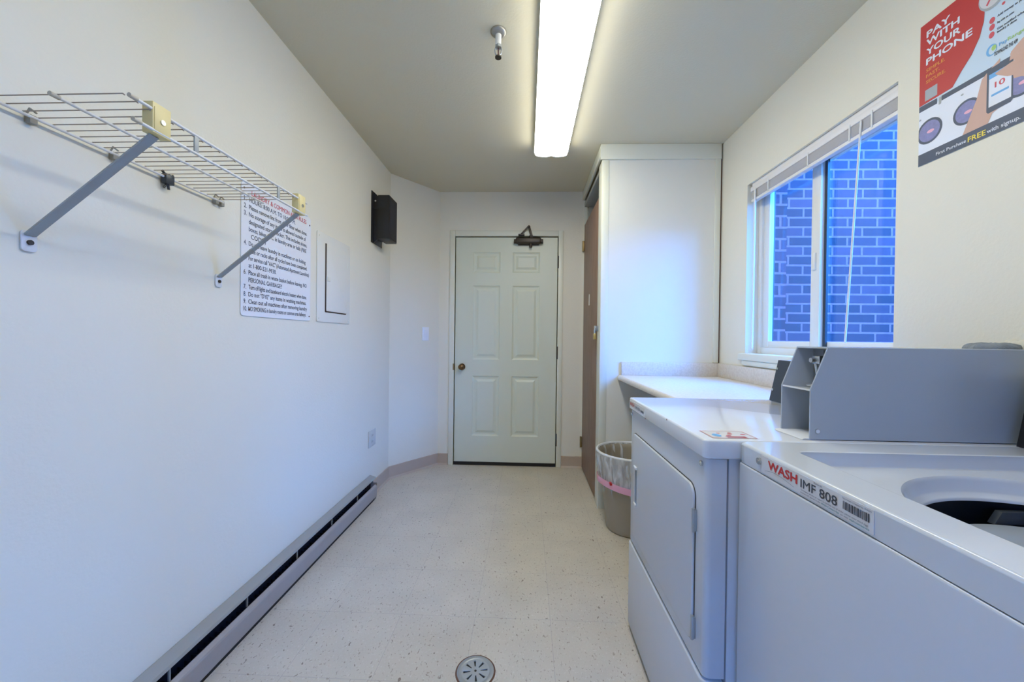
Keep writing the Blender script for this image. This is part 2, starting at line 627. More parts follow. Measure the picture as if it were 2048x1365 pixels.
# ------------------------------------------------------------------ far door
m = MB()
c = .047
for x0, x1, z0, z1 in ((DX0 - .048, DX0 - .003, 0, DZ + .055), (DX1 + .003, DX1 + .046, 0, DZ + .055), (DX0 - .003, DX1 + .003, DZ + .005, DZ + .055)):
    m.box(x0, x1, YF - .012, YF + .004, z0, z1, .003)
m.box(DX0 - .012, DX0 - .003, YF, YF + .1, 0, DZ + .01).box(DX1 + .003, DX1 + .012, YF, YF + .1, 0, DZ + .01).box(DX0 - .003, DX1 + .003, YF, YF + .1, DZ + .004, DZ + .012)
struct(m.build('trim_1', M['trim']))

door = None
yd = YF + .004
cols = [(-.482, -.240), (-.130, .112)]
rows = [(.262, .800), (.945, 1.607), (1.722, 1.905)]
xs = sorted([DX0, DX1] + [v for c_ in cols for v in c_])
zs = sorted([.030, DZ] + [v for r_ in rows for v in r_])
m = MB()
for i in range(len(xs) - 1):
    for j in range(len(zs) - 1):
        if (xs[i], xs[i + 1]) in cols and (zs[j], zs[j + 1]) in rows:
            x0, x1, z0, z1 = xs[i], xs[i + 1], zs[j], zs[j + 1]
            L = []
            for ins, dep in ((0, 0), (.006, .005), (.016, .009), (.030, .009), (.050, .001), (.052, .001)):
                L.append([(x0 + ins, yd + dep, z0 + ins), (x1 - ins, yd + dep, z0 + ins), (x1 - ins, yd + dep, z1 - ins), (x0 + ins, yd + dep, z1 - ins)])
            m.loops(L, False, True)
        else:
            m.poly([(xs[i], yd, zs[j]), (xs[i + 1], yd, zs[j]), (xs[i + 1], yd, zs[j + 1]), (xs[i], yd, zs[j + 1])])
bmesh.ops.remove_doubles(m.bm, verts=m.bm.verts, dist=1e-5)
m.box(DX0, DX1, yd + .0095, yd + .044, .030, DZ)
m.box(DX0, DX0 + .004, yd, yd + .044, .030, DZ).box(DX1 - .004, DX1, yd, yd + .044, .030, DZ).box(DX0, DX1, yd, yd + .044, DZ - .004, DZ)
door = struct(m.build('door_1', M['door'], smooth=False, recalc=False), 'pale green cream six-panel door in the far wall')
mm = MB().box(DX0, DX1, yd - .004, yd + .04, .002, .030)
mm.build('door_sweep', M['rubber'], door)
# knob
m = MB()
for p, q, r1, r2 in (((-.574, yd, .879), (-.574, yd - .006, .879), .030, .028), ((-.574, yd - .006, .879), (-.574, yd - .030, .879), .012, .012)):
    m.cyl(p, q, r1, 24, r2)
kn = m.build('doorknob_rosette', M['knob'], door)
m = MB().sph((-.574, yd - .046, .879), .027, 20, (1, .75, 1))
m.build('doorknob', M['knob'], kn)
MB().box(DX0 - .012, DX0 - .001, YF - .014, YF + .02, .850, .908).build('strike_plate', M['hinge'], door)
for z in (1.817, 1.015, .243):
    m = MB()
    m.box(DX1 - .004, DX1 + .010, yd - .008, yd + .002, z - .052, z + .052, .001)
    m.cyl((DX1 + .003, yd - .012, z - .055), (DX1 + .003, yd - .012, z + .055), .0065, 12)
    m.build('hinge', M['bronze'], door)
# door closer
m = MB()
zb = 1.996
m.box(-.105, .118, yd - .050, yd - .002, zb - .024, zb + .030, .012, 3)
m.box(-.085, .100, yd - .012, yd - .001, zb - .032, zb + .036, .003)
m.cyl((-.120, yd - .028, zb - .002), (.136, yd - .028, zb - .002), .020, 20)
cl = m.build('door_closer', M['bronze'], door)
m = MB()
m.cyl((.028, yd - .03, zb - .055), (.028, yd - .03, zb + .05), .013, 16)
m.build('spindle', M['bronze'], cl)
m = MB()
m.box(-.0095, .0095, -.004, .004, 0, .108, .002, 2, Matrix.Translation((.042, yd - .035, zb + .024)) @ Matrix.Rotation(math.radians(-17), 4, 'Y'))
m.box(-.007, .007, -.004, .004, 0, .100, .002, 2, Matrix.Translation((-.062, yd - .045, zb + .052)) @ Matrix.Rotation(math.radians(43), 4, 'Y'))
m.sph((.010, yd - .04, zb + .126), .011, 12)
m.build('closer_arm', M['bronze'], cl)
m = MB().box(-.082, -.028, yd - .05, YF - .011, zb + .046, zb + .060, .003)
m.build('arm_shoe', M['bronze'], cl)

# ------------------------------------------------------------------ window
win = thing('window_1', 'white vinyl sliding window with two panes', 'window', (XR + .09, (W0 + W1) / 2, WZ0))
del win['category']
win['kind'] = 'structure'
fx0, fx1 = XR + .068, XR + .14
m = MB()
ft = .030
m.box(fx0, fx1, W0, W0 + ft, WZ0, WZ1, .002).box(fx0, fx1, W1 - ft, W1, WZ0, WZ1, .002)
m.box(fx0, fx1, W0 + ft, W1 - ft, WZ0, WZ0 + .038, .002).box(fx0, fx1, W0 + ft, W1 - ft, WZ1 - .035, WZ1, .002)
m.build('window_frame', M['vinyl'], win)
ymid = 1.870


def sash(y0, y1, xa, xb, wl, wr):
    m = MB()
    z0, z1 = WZ0 + .038, WZ1 - .033
    m.box(xa, xb, y0, y0 + wl, z0, z1, .0015).box(xa, xb, y1 - wr, y1, z0, z1, .0015)
    m.box(xa, xb, y0 + wl, y1 - wr, z0, z0 + .036, .0015).box(xa, xb, y0 + wl, y1 - wr, z1 - .036, z1, .0015)
    s_ = m.build('sash', M['vinyl'], win)
    MB().box((xa + xb) / 2 - .002, (xa + xb) / 2 + .002, y0 + wl, y1 - wr, z0 + .036, z1 - .036).build('glass_pane', M['glass'], s_, smooth=False)
    return s_


s1 = sash(1.842, W1 - ft, fx0 + .012, fx0 + .036, .055, .050)
s2 = sash(W0 + ft, 1.875, fx0 + .040, fx0 + .062, .024, .004)
MB().box(fx0 + .030, fx0 + .0395, 1.826, 1.8415, WZ0 + .04, WZ1 - .035).build('sash_shade_strip', M['dark_console'], win, smooth=False)  # added dark strip, shades the sky-lit side of the sash stile
MB().box(fx0 + .004, fx0 + .014, 1.862, 1.884, 1.48, 1.56, .002).build('sash_latch', M['vinyl'], s1)
MB().box(fx0 + .038, fx1, W1 - ft - .004, W1 - ft, WZ0 + .038, WZ1 - .035).build('jamb_shade_strip', M['dark_console'], win, smooth=False)  # added dark strip, covers the far jamb where sky light makes it bright
# stool and apron
m = MB().box(XR - .020, fx0 + .01, W0 - .045, W1 + .045, WZ0 - .040, WZ0 + .002, .006, 3)
m.box(XR - .001, XR + .002, W0, W1, WZ0 - .06, WZ0 - .03)
struct(m.build('trim_2', M['trim']))
struct(MB().box(XR - .013, XR, W0 - .02, W1 + .012, WZ0 - .068, WZ0 - .040, .003).build('trim_3', M['trim']))

# plain window behind the camera
win2 = bpy.data.objects.new('window_2', None)
COL.objects.link(win2)
win2.location = (.225, YN - .05, NW[2])
struct(win2, 'window in the wall behind the camera')
m = MB()
m.box(NW[0], NW[0] + .04, YN - .09, YN - .03, NW[2], NW[3]).box(NW[1] - .04, NW[1], YN - .09, YN - .03, NW[2], NW[3])
m.box(NW[0] + .04, NW[1] - .04, YN - .09, YN - .03, NW[2], NW[2] + .04).box(NW[0] + .04, NW[1] - .04, YN - .09, YN - .03, NW[3] - .04, NW[3])
m.box(.205, .245, YN - .09, YN - .03, NW[2] + .04, NW[3] - .04)
m.build('window_frame', M['vinyl'], win2, smooth=False)
for a, b_ in ((NW[0] + .04, .205), (.245, NW[1] - .04)):
    MB().box(a, b_, YN - .062, YN - .058, NW[2] + .04, NW[3] - .04).build('glass_pane', M['glass'], win2, smooth=False)

# raised mini blind
bl = thing('window_blind', 'raised white mini blind bunched at the top of the window', 'blind', (XR + .03, (W0 + W1) / 2, WZ1))
bx0, bx1 = XR + .010, XR + .038
by0, by1 = W0 + .006, W1 - .012
MB().box(bx0, bx1, by0, by1, WZ1 - .046, WZ1 - .020, .002).box(bx0 + .004, bx1 - .004, by0 + .01, by1 - .01, WZ1 - .020, WZ1 - .001).build('headrail', M['blind'], bl)
sl = MB()
for k in range(14):
    z = WZ1 - .050 - k * .0029
    sl.prism([(bx0 + .002, z), (bx0 + .014, z + .0012), (bx1 - .002, z), (bx1 - .002, z - .0008), (bx0 + .014, z + .0004), (bx0 + .002, z - .0008)], 'Y', by0 + .006 + .001 * (k % 3), by1 - .006)
sl.build('slats', mat('white_slat_enamel', (.88, .87, .86), .3), bl, smooth=False)
MB().box(bx0 + .001, bx1 - .001, by0 + .006, by1 - .006, WZ1 - .108, WZ1 - .092, .003).build('bottom_rail', M['blind'], bl)
for y in (1.50, 1.60, 1.83, 2.12, 2.235):
    MB().box(bx0 - .003, bx0 + .002, y - .003, y + .003, WZ1 - .100, WZ1 - .036, .001).build('ladder_tape', M['panel'], bl)
MB().cyl((bx0 - .002, 1.545, WZ1 - .05), (bx0 + .01, 1.617, WZ0 + .07), .0038, 10).build('tilt_wand', M['panel'], bl)
MB().tube([(bx0 - .004, 2.232, WZ1 - .05), (bx0, 2.242, 1.6), (bx0 + .006, 2.256, WZ0 + .03)], .0055, 8).build('lift_cord', M['panel'], bl)

# ------------------------------------------------------------------ outside the window
struct(MB().box(1.56, 4.2, 2.770, 2.95, -.2, 4.2).build('wall_outside', M['brick'], smooth=False), 'brick wall seen through the window')
struct(MB().box(1.43, 9.0, -6.0, 2.77, -.35, -.2).build('ground', M['ground'], smooth=False))
struct(MB().box(4.6, 4.8, -6.0, 2.77, -.2, 2.10).build('wall_low_sky_block', M['brick'], smooth=False), 'unseen brick wall added to block low sky light from the right window')  # added out of view, its height sets how low sky light enters
struct(MB().box(-6.0, 4.6, -6.2, -6.0, -.2, 5.2).build('wall_rear_sky_block', M['brick'], smooth=False), 'unseen brick wall added behind the camera to block level sky light')  # added out of view, lets only steep sky light reach the rear window
struct(MB().box(-6.0, 1.43, -6.0, -1.15, -.35, -.2).build('ground_rear', M['ground'], smooth=False))
m = MB()
m.box(XR + .14, XR + .24, W1 + .02, 2.77, -.2, 3.0)
struct(m.build('wall_outside_corner', M['brick'], smooth=False))

# ------------------------------------------------------------------ storage closet
cl = thing('storage_closet', 'tall cream built-in closet with brown wood door reaching the ceiling', 'closet', (.9, 3.0, 0))
ct = M['closet']
MB().box(CX - .012, XR - .012, CY - .012, CY + .006, H - .102, H - .001, .002).box(CX - .012, CX + .006, CY + .006, YF - .001, H - .078, H - .001, .002).build('fascia', M['trim'], cl)
MB().box(CX, CX + .047, CY, CY + .115, 0, H - .10, .002).build('corner_post', M['trim'], cl)
MB().box(CX + .047, XR - .045, CY + .003, CY + .021, 0, H - .09).build('side_panel', ct, cl, smooth=False)
MB().box(XR - .046, XR - .012, CY - .006, CY + .020, .993, H - .10, .002).build('side_trim', M['trim'], cl)
MB().box(XR - .012, XR - .002, CY + .004, CY + .020, .993, H - .10).build('back_gap', M['rust'], cl, smooth=False)
MB().box(CX + .006, XR - .01, CY + .03, YF - .002, 2.30, 2.33).box(XR - .03, XR - .004, CY + .03, YF - .002, .0, 2.33).box(CX + .04, XR - .03, YF - .03, YF - .003, 0, 2.33).build('inner_lining', M['closet_in'], cl, smooth=False)
MB().box(CX + .006, CX + .03, YF - .014, YF - .001, .0, 2.36).build('rear_post', M['trim'], cl)
dr = MB().box(CX + .006, CX + .040, CY + .140, YF - .016, .012, 2.140, .002).build('door', M['wood'], cl)
MB().box(CX + .012, CX + .045, CY + .118, CY + .139, .0, 2.13).build('door_edge_strip', mat('dark_red_brown_edge', (.10, .045, .03), .6), cl)
for z in (1.955, .235):
    m = MB().box(CX - .004, CX + .006, YF - .030, YF - .003, z - .045, z + .045, .001)
    m.cyl((CX - .006, YF - .017, z - .047), (CX - .006, YF - .017, z + .047), .006, 10)
    m.build('hinge', M['hinge'], dr)
m = MB()
m.prism([(3.075, 1.41), (3.105, 1.41), (3.100, 1.49), (3.090, 1.50), (3.080, 1.49)], 'X', CX + .003, CX + .007)
m.build('paper_tag', M['panel'], dr)
m = MB()
m.box(CX - .003, CX + .001, CY + .06, CY + .17, 1.195, 1.232, .001).box(CX - .014, CX - .002, CY + .120, CY + .128, 1.200, 1.226, .001)
m.box(CX - .012, CX - .002, CY + .145, CY + .175, 1.19, 1.236, .002)
m.build('hasp', M['steel'], cl)
pl = thing('padlock', 'small brass padlock hanging on the hasp of the brown closet door', 'padlock', (CX - .012, CY + .130, 1.14))
m = MB().box(CX - .022, CX - .006, CY + .108, CY + .150, 1.138, 1.180, .003)
m.build('lock_body', M['brass'], pl)
pts = [(CX - .014, CY + .129 + .014 * math.cos(t), 1.200 + .022 * math.sin(t)) for t in [PI * k / 8 for k in range(9)]]
pts = [(CX - .014, CY + .143, 1.178)] + pts + [(CX - .014, CY + .115, 1.178)]
MB().tube(pts, .0035, 8).build('shackle', M['chrome'], pl)

# ------------------------------------------------------------------ counter
co = thing('countertop', 'mottled cream laminate folding counter fixed between closet and dryer', 'counter', (.95, 2.1, .86))
m = MB()
x0, x1, y0, y1, z1 = .612, XR - .002, 1.575, CY + .002, .902
prof = [(x1, z1), (x0 + .014, z1), (x0 + .007, z1 - .003), (x0 + .002, z1 - .010), (x0, z1 - .020), (x0 + .003, z1 - .031), (x0 + .012, z1 - .036), (x0 + .02, z1 - .036), (x1, z1 - .036)]
m.prism(prof, 'Y', y0, y1)
m.build('worktop', M['counter'], co)
MB().box(.634, XR - .002, y1 - .018, y1 + .0, z1, .991, .002).build('rear_backsplash', M['counter'], co)
MB().box(XR - .020, XR - .002, y0, y1 - .018, z1, .991, .003).build('side_backsplash', M['counter'], co)
MB().box(XR - .03, XR - .002, y0, y1, .80, z1 - .036).build('wall_cleat', M['closet_in'], co)

# ------------------------------------------------------------------ dryer
DF, DY0, DY1, DT = .420, .903, 1.542, .910
dy = thing('dryer', 'white front-loading clothes dryer beside the trash bin', 'dryer', (.8, 1.22, 0))
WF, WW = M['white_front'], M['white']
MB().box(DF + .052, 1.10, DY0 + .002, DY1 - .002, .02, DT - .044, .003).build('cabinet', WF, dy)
MB().prism(rrect(DF, DF + .20, DY0, DY1, .016), 'Z', .352, DT - .046, .0025).box(.5, .51, DY0 + .2, DY1 - .2, .4, .41)
m = MB()
pf = [(DF + .047, DY0), (DF + .047, DY1)]
rr = rrect(DF, DF + .09, DY0, DY1, .015)
prof = [p for p in rr if p[0] <= DF + .047]
prof = sorted(prof, key=lambda p: 0)
left = [p for p in rrect(DF, DF + .3, DY0, DY1, .015) if p[0] < DF + .1]
poly_f = [(DF + .047, DY1)] + left + [(DF + .047, DY0)]
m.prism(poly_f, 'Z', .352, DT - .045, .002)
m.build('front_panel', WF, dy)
m = MB()
left2 = [p for p in rrect(DF - .005, DF + .3, DY0, DY1, .015) if p[0] < DF + .1]
m.prism([(DF + .047, DY1)] + left2 + [(DF + .047, DY0)], 'Z', .022, .345, .004, 3)
m.build('lower_panel', WF, dy)
MB().box(DF + .02, 1.08, DY0 + .02, DY1 - .02, 0, .03).build('plinth', M['rust'], dy)
m = MB()
m.prism(rrect(DF - .008, 1.17, DY0 - .006, DY1 + .004, .014), 'Z', DT - .044, DT, .005, 3)
m.build('top_panel', WW, dy)
m = MB()
m.prism(rrect(.956, 1.500, .392, .782, .030), 'X', DF - .0065, DF + .002, .0035, 3)
ddoor = m.build('door', WF, dy)
MB().prism(rrect(.9535, 1.5025, .3895, .7845, .032), 'X', DF - .0012, DF + .001).build('door_gap_shade', M['black'], dy, smooth=False)  # thin black plate, paints the shaded gap around the dryer door
m = MB()
m.box(DF - .0075, DF - .0060, 1.433, 1.453, .530, .658)
m.build('handle_recess', M['slategrey'], ddoor)
m = MB()
m.box(DF - .013, DF - .006, 1.428, 1.458, .656, .668, .003).box(DF - .013, DF - .006, 1.430, 1.456, .520, .531, .003).box(DF - .0085, DF - .006, 1.452, 1.457, .525, .660, .001)
m.build('handle_lip', M['white'], ddoor)
for z in (.700, .437):
    m = MB().cyl((DF - .007, .9505, z - .029), (DF - .007, .9505, z + .029), .0042, 12)
    m.box(DF - .007, DF + .001, .9465, .9545, z - .026, z + .026, .001)
    m.build('hinge', M['steel'], ddoor)
for y in (.925, 1.522):
    MB().cyl((DF - .004, y, .848), (DF + .002, y, .848), .0065, 12).sph((DF - .004, y, .848), .005, 8, (.5, 1, 1)).build('screw', M['chrome'], dy)
# rust specks and label on the skirt
for y, z in ((1.336, .868), (1.135, .907)):
    MB().sph((DF - .008, y, z), .0028, 8, (.3, 1, 1)).build('rust_speck', M['rust'], dy)
sx = DF - .0087
lb = MB().box(sx, sx + .001, 1.345, 1.533, .871, .901).build('id_label', M['label'], dy)
m = MB()
text_to(m, 'WASH', (sx - .0004, 1.528, .882), (0, -1, 0), (0, 0, 1), .014, .060, bold=.01)
m.build('label_wordmark', M['red'], lb, smooth=False)
m = MB()
text_to(m, 'IMF 810', (sx - .0004, 1.452, .880), (0, -1, 0), (0, 0, 1), .012, .055)
for k in range(12):
    yy = 1.388 - k * .003
    m.poly([(sx - .0004, yy, .880), (sx - .0004, yy - .0018, .880), (sx - .0004, yy - .0018, .888), (sx - .0004, yy, .888)])
m.build('label_print', M['ink'], lb, smooth=False)
# sticker on top
zt = DT + .0006
stk = MB().poly([(.440, .916, zt), (.545, .916, zt), (.545, .990, zt), (.440, .990, zt)]).build('warning_sticker', M['label'], dy, smooth=False)
m = MB()
zt += .0004


def frame_flat(m, x0, x1, y0, y1, t, z):
    for a, b_, c_, d in ((x0, x1, y0, y0 + t), (x0, x1, y1 - t, y1), (x0, x0 + t, y0 + t, y1 - t), (x1 - t, x1, y0 + t, y1 - t)):
        m.poly([(a, c_, z), (b_, c_, z), (b_, d, z), (a, d, z)])


frame_flat(m, .441, .544, .917, .989, .0014, zt)
for px, py, r in ((.475, .965, .003), (.490, .943, .004), (.500, .958, .004), (.520, .930, .003), (.505, .970, .003), (.530, .955, .004)):
    m.poly([(px + r * 1.6 * math.cos(t), py + r * math.sin(t), zt) for t in [2 * PI * k / 10 for k in range(10)]])
for k in range(4):
    m.poly([(.478, .922 + k * .004, zt), (.525, .922 + k * .004, zt), (.525, .9238 + k * .004, zt), (.478, .9238 + k * .004, zt)])
m.build('sticker_print', M['signred'], stk, smooth=False)
m = MB()
m.poly([(.462 + .010 * math.cos(t), .944 + .014 * math.sin(t), zt) for t in [2 * PI * k / 12 for k in range(12)]])
m.build('sticker_mark', M['skyblue'], stk, smooth=False)
# console
m = MB()
m.prism([(.944, DT), (.976, 1.068), (1.10, 1.068), (1.13, DT)], 'Y', 1.021, 1.515, .002)
con = m.build('control_console', M['greybox'], dy)
m = MB()
m.prism([(.9435, DT + .002), (.9755, 1.066), (.9715, 1.067), (.9395, DT + .002)], 'Y', 1.021, 1.517)
m.build('control_face', M['dark_console'], con)
for z, x in ((1.035, .9655), (.955, .949)):
    MB().cyl((x - .004, 1.508, z), (x + .004, 1.508, z), .005, 10).build('screw', M['chrome'], con)
# coin box
cb = thing('coin_box_anchor', '', '')
bpy.data.objects.remove(cb)
G = M['greybox']
side = [(.661, .9115), (.661, 1.028), (.699, 1.127), (1.262, 1.127), (1.262, .9115)]
m = MB()
m.prism(side, 'Y', .917, .9205, .0012, 1)
m.prism(side, 'Y', 1.0165, 1.020, .0012, 1)
m.box(.699, 1.262, .9205, 1.0165, 1.1235, 1.127)
m.box(1.258, 1.262, .9205, 1.0165, .9115, 1.1235)
cbx = m.build('coin_box', G, dy, smooth=False)
m = MB()
m.prism([(.663, 1.024), (.740, 1.018), (.740, 1.021), (.663, 1.028)], 'Y', .9205, 1.0165)
m.build('coin_box_shelf', M['white'], cbx)
m = MB()
m.prism([(.645, .9108), (.740, .9115), (.740, .9145), (.650, .914)], 'Y', .918, 1.019)
m.build('coin_box_shelf', M['white'], cbx)
MB().box(.739, .742, .9205, 1.0165, .914, 1.1235).build('coin_box_bulkhead', M['steel'], cbx)
m = MB()
m.box(.712, .738, .960, .985, 1.085, 1.105, .002).cyl((.720, .972, 1.045), (.716, .978, 1.088), .0035, 8).box(.700, .738, .955, .985, 1.030, 1.036, .001)
m.cyl((.725, .972, 1.094), (.700, .972, 1.094), .006, 10)
m.build('coin_mechanism', M['chrome'], cbx)
m = MB().cyl((.722, .955, .965), (.700, .955, .965), .013, 14).box(.715, .739, .94, .97, .935, .995, .002)
m.build('coin_mechanism', M['chrome'], cbx)
MB().box(.714, .739, .9212, .950, 1.03, 1.12).build('mechanism_bracket', M['dark_console'], cbx)
MB().box(.712, .739, .9212, .936, .92, 1.012).build('mechanism_bracket', M['dark_console'], cbx)
m = MB()
m.cyl((.679, .9172, .931), (.679, .9160, .931), .0062, 18)
m.build('plug_hole', M['steel'], cbx)
m = MB()
m.cyl((.679, .9164, .931), (.679, .9154, .931), .0045, 18)
m.build('plug_recess', M['white'], cbx)

# cloth lying on the coin box
def blob(cx, cy, cz, rx_, ry_, rz_, seed, n=28):
    m = MB()
    rnd = random.Random(seed)
    L = []
    ph = [rnd.uniform(0, 6) for _ in range(6)]
    for j in range(9):
        f = j / 8.0
        rad = math.cos(f * PI / 2) ** .55 if j < 8 else 0.02
        z = cz + rz_ * math.sin(f * PI / 2)
        L.append([(cx + rx_ * rad * math.cos(a) * (1 + .10 * math.sin(3 * a + ph[0]) + .06 * math.sin(7 * a + ph[1])),
                   cy + ry_ * rad * math.sin(a) * (1 + .10 * math.sin(4 * a + ph[2])),
                   z + (.0022 * math.sin(6 * a + ph[3] + 4 * f) if 0 < j < 8 else 0)) for a in [2 * PI * k / n for k in range(n)]])
    m.loops(L, True, True)
    return m


rag = blob(1.128, .970, 1.1272, .060, .034, .014, 3).build('cleaning_rag', M['cloth'])
tag(rag, 'grey crumpled rag lying on top of the grey coin box', 'rag')
rag = blob(1.192, .972, 1.1272, .026, .034, .022, 5).build('cloth', M['cloth2'])
tag(rag, 'cream folded cloth on the coin box behind the grey rag', 'cloth')

# ------------------------------------------------------------------ washer
WFx, WY0, WY1, WT = .492, .225, .897, .910
wa = thing('washing_machine', 'white top-loading washing machine nearest the camera with an ID label on its rim', 'washing machine', (.85, .56, 0))
m = MB()
left = [p for p in rrect(WFx - .003, WFx + .3, WY0 + .004, WY1 + .000, .008) if p[0] < WFx + .1]
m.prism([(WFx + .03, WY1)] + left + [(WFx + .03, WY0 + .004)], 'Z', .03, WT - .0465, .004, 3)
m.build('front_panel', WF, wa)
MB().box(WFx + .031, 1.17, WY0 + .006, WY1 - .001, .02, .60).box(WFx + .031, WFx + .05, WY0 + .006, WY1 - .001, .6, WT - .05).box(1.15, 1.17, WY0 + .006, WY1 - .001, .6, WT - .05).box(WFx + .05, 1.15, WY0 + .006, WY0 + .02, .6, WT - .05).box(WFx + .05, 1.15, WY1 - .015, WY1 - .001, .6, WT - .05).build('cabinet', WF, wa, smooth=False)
MB().box(WFx + .04, 1.15, WY0 + .03, WY1 - .03, 0, .025).build('plinth', M['rubber'], wa)


def radial_rect(x0, x1, y0, y1, r, z, c, n=240):
    pts = []
    for k in range(n):
        a = 2 * PI * k / n
        dx, dy_ = math.cos(a), math.sin(a)
        # march by bisection to the rounded-rectangle border
        lo, hi = 0.0, 2.0
        for _ in range(32):
            t = (lo + hi) / 2
            px, py = c[0] + dx * t, c[1] + dy_ * t
            qx = max(x0 + r - px, px - (x1 - r), 0)
            qy = max(y0 + r - py, py - (y1 - r), 0)
            if math.hypot(qx, qy) <= r:
                lo = t
            else:
                hi = t
        pts.append((c[0] + dx * lo, c[1] + dy_ * lo, z))
    return pts


cc = (.845, .535)


def circ(r, z, n=240):
    return [(cc[0] + r * math.cos(2 * PI * k / n), cc[1] + r * math.sin(2 * PI * k / n), z) for k in range(n)]


X1 = 1.20
rx0, rx1, ry0, ry1 = .566, 1.100, .262, .822
L = [radial_rect(WFx - .001, X1, WY0, WY1, .012, WT - .045, cc),
     radial_rect(WFx - .001, X1, WY0, WY1, .012, WT - .044, cc),
     radial_rect(WFx - .002, X1, WY0, WY1, .012, WT - .0065, cc),
     radial_rect(WFx - .002, X1, WY0, WY1, .012, WT - .0055, cc),
     radial_rect(WFx - .0005, X1 - .001, WY0 + .001, WY1 - .001, .012, WT - .0022, cc),
     radial_rect(WFx + .0025, X1 - .004, WY0 + .004, WY1 - .004, .010, WT, cc),
     radial_rect(WFx + .0035, X1 - .005, WY0 + .005, WY1 - .005, .010, WT, cc),
     radial_rect(rx0 - .003, rx1 + .003, ry0 - .003, ry1 + .003, .021, WT, cc),
     radial_rect(rx0 - .002, rx1 + .002, ry0 - .002, ry1 + .002, .020, WT, cc),
     radial_rect(rx0, rx1, ry0, ry1, .018, WT - .0015, cc),
     radial_rect(rx0, rx1, ry0, ry1, .018, WT - .0025, cc),
     radial_rect(rx0 + .001, rx1 - .001, ry0 + .001, ry1 - .001, .018, WT - .028, cc),
     radial_rect(rx0 + .003, rx1 - .003, ry0 + .003, ry1 - .003, .016, WT - .030, cc),
     radial_rect(rx0 + .004, rx1 - .004, ry0 + .004, ry1 - .004, .016, WT - .030, cc),
     circ(.247, WT - .030), circ(.246, WT - .030), circ(.2435, WT - .033), circ(.242, WT - .037), circ(.236, WT - .055), circ(.234, WT - .058), circ(.226, WT - .063), circ(.224, WT - .065), circ(.2235, WT - .069)]
MB().loops(L).build('top_deck', M['deck'], wa, ang=50)
m = MB()
m.loops([circ(.2455, WT - .040, 64), circ(.2455, .45, 64)], False, True)
m.build('outer_tub', M['tub'], wa)
m = MB()
m.loops([circ(.205, .800, 64), circ(.200, .808, 64), circ(.170, .810, 64), circ(.125, .800, 64), circ(.118, .780, 64), circ(.118, .5, 64)], False, True)
m.build('balance_ring', M['ring'], wa)
m = MB()
m.prism([(.866, .806), (.880, .829), (1.03, .829), (1.03, .806)], 'Y', .738, .750, .001)
m.build('lid_switch_bracket', M['dark_console'], wa)
m = MB()
m.prism(rrect(.265, .818, .895, 1.245, .02), 'X', 1.066, 1.080, .005)
m.build('open_lid', M['deck'], wa)
m = MB()
m.prism([(1.099, WT), (1.128, 1.062), (1.262, 1.062), (1.262, WT)], 'Y', WY0 + .01, WY1 - .002, .002)
wc = m.build('control_console', M['greybox'], wa)
MB().prism([(1.0985, WT + .001), (1.1275, 1.060), (1.1235, 1.061), (1.0945, WT + .001)], 'Y', WY0 + .012, WY1 - .001).build('control_face', M['black'], wc)
sx = WFx - .0022
MB().cyl((sx - .004, .818, .889), (sx + .002, .818, .889), .0070, 16).cyl((sx - .006, .818, .889), (sx - .003, .818, .889), .0035, 10).build('screw', M['chrome'], wa)
MB().prism([(.807, .892), (.802, .899), (.798, .892), (.792, .889), (.800, .887), (.805, .884)], 'X', sx - .0002, sx + .001).build('rust_speck', M['rust'], wa)
# label
Z0 = .8685
lb = MB().prism(rrect(.5545, .812, Z0, .9035, .001), 'X', sx - .0004, sx + .001).build('id_label', M['label'], wa, smooth=False)
lx = sx - .0008
R_, U_ = (0, -1, 0), (0, 0, 1)
m = MB()
text_to(m, 'WASH', (lx, .789, .8830), R_, U_, .0160, .082, bold=.035)
m.build('label_wordmark', M['red'], lb, smooth=False)
m = MB()
text_to(m, 'IMF 808', (lx, .698, .8815), R_, U_, .0150, .080, bold=.012)
text_to(m, 'Machine ID', (lx, .667, .8990), R_, U_, .0026, .018)
text_to(m, 'To request service or report a machine out of order, please enter the 6 digit', (lx, .698, .8762), R_, U_, .0026, .135)
text_to(m, 'machine ID above in the', (lx, .698, .8715), R_, U_, .0026, .046)
text_to(m, 'or visit', (lx, .611, .8715), R_, U_, .0026, .014)
text_to(m, 'This room is leased by WASH', (lx, .609, .8985), R_, U_, .0026, .051)
rnd = random.Random(4)
y = .607
while y > .562:
    wd = rnd.choice([.0010, .0016, .0026])
    m.poly([(lx, y, .8830), (lx, y - wd, .8830), (lx, y - wd, .8955), (lx, y, .8955)])
    y -= wd + rnd.choice([.0007, .0012])
pts = [(.800 - .085 * k / 12, .8745 + .0058 * math.sin(PI * (k / 12) ** .8)) for k in range(13)]
for (a, b_), (c_, d) in zip(pts[:-1], pts[1:]):
    m.poly([(lx, a, b_), (lx, c_, d), (lx, c_, d - .0005), (lx, a, b_ - .0005)])
m.build('label_print', M['ink'], lb, smooth=False)
m = MB()
text_to(m, 'WASH-Connect App', (lx, .650, .8715), R_, U_, .0028, .036, bold=.01)
text_to(m, 'wash.com/service', (lx, .595, .8715), R_, U_, .0028, .034, bold=.01)
m.build('label_teal_print', M['teal'], lb, smooth=False)

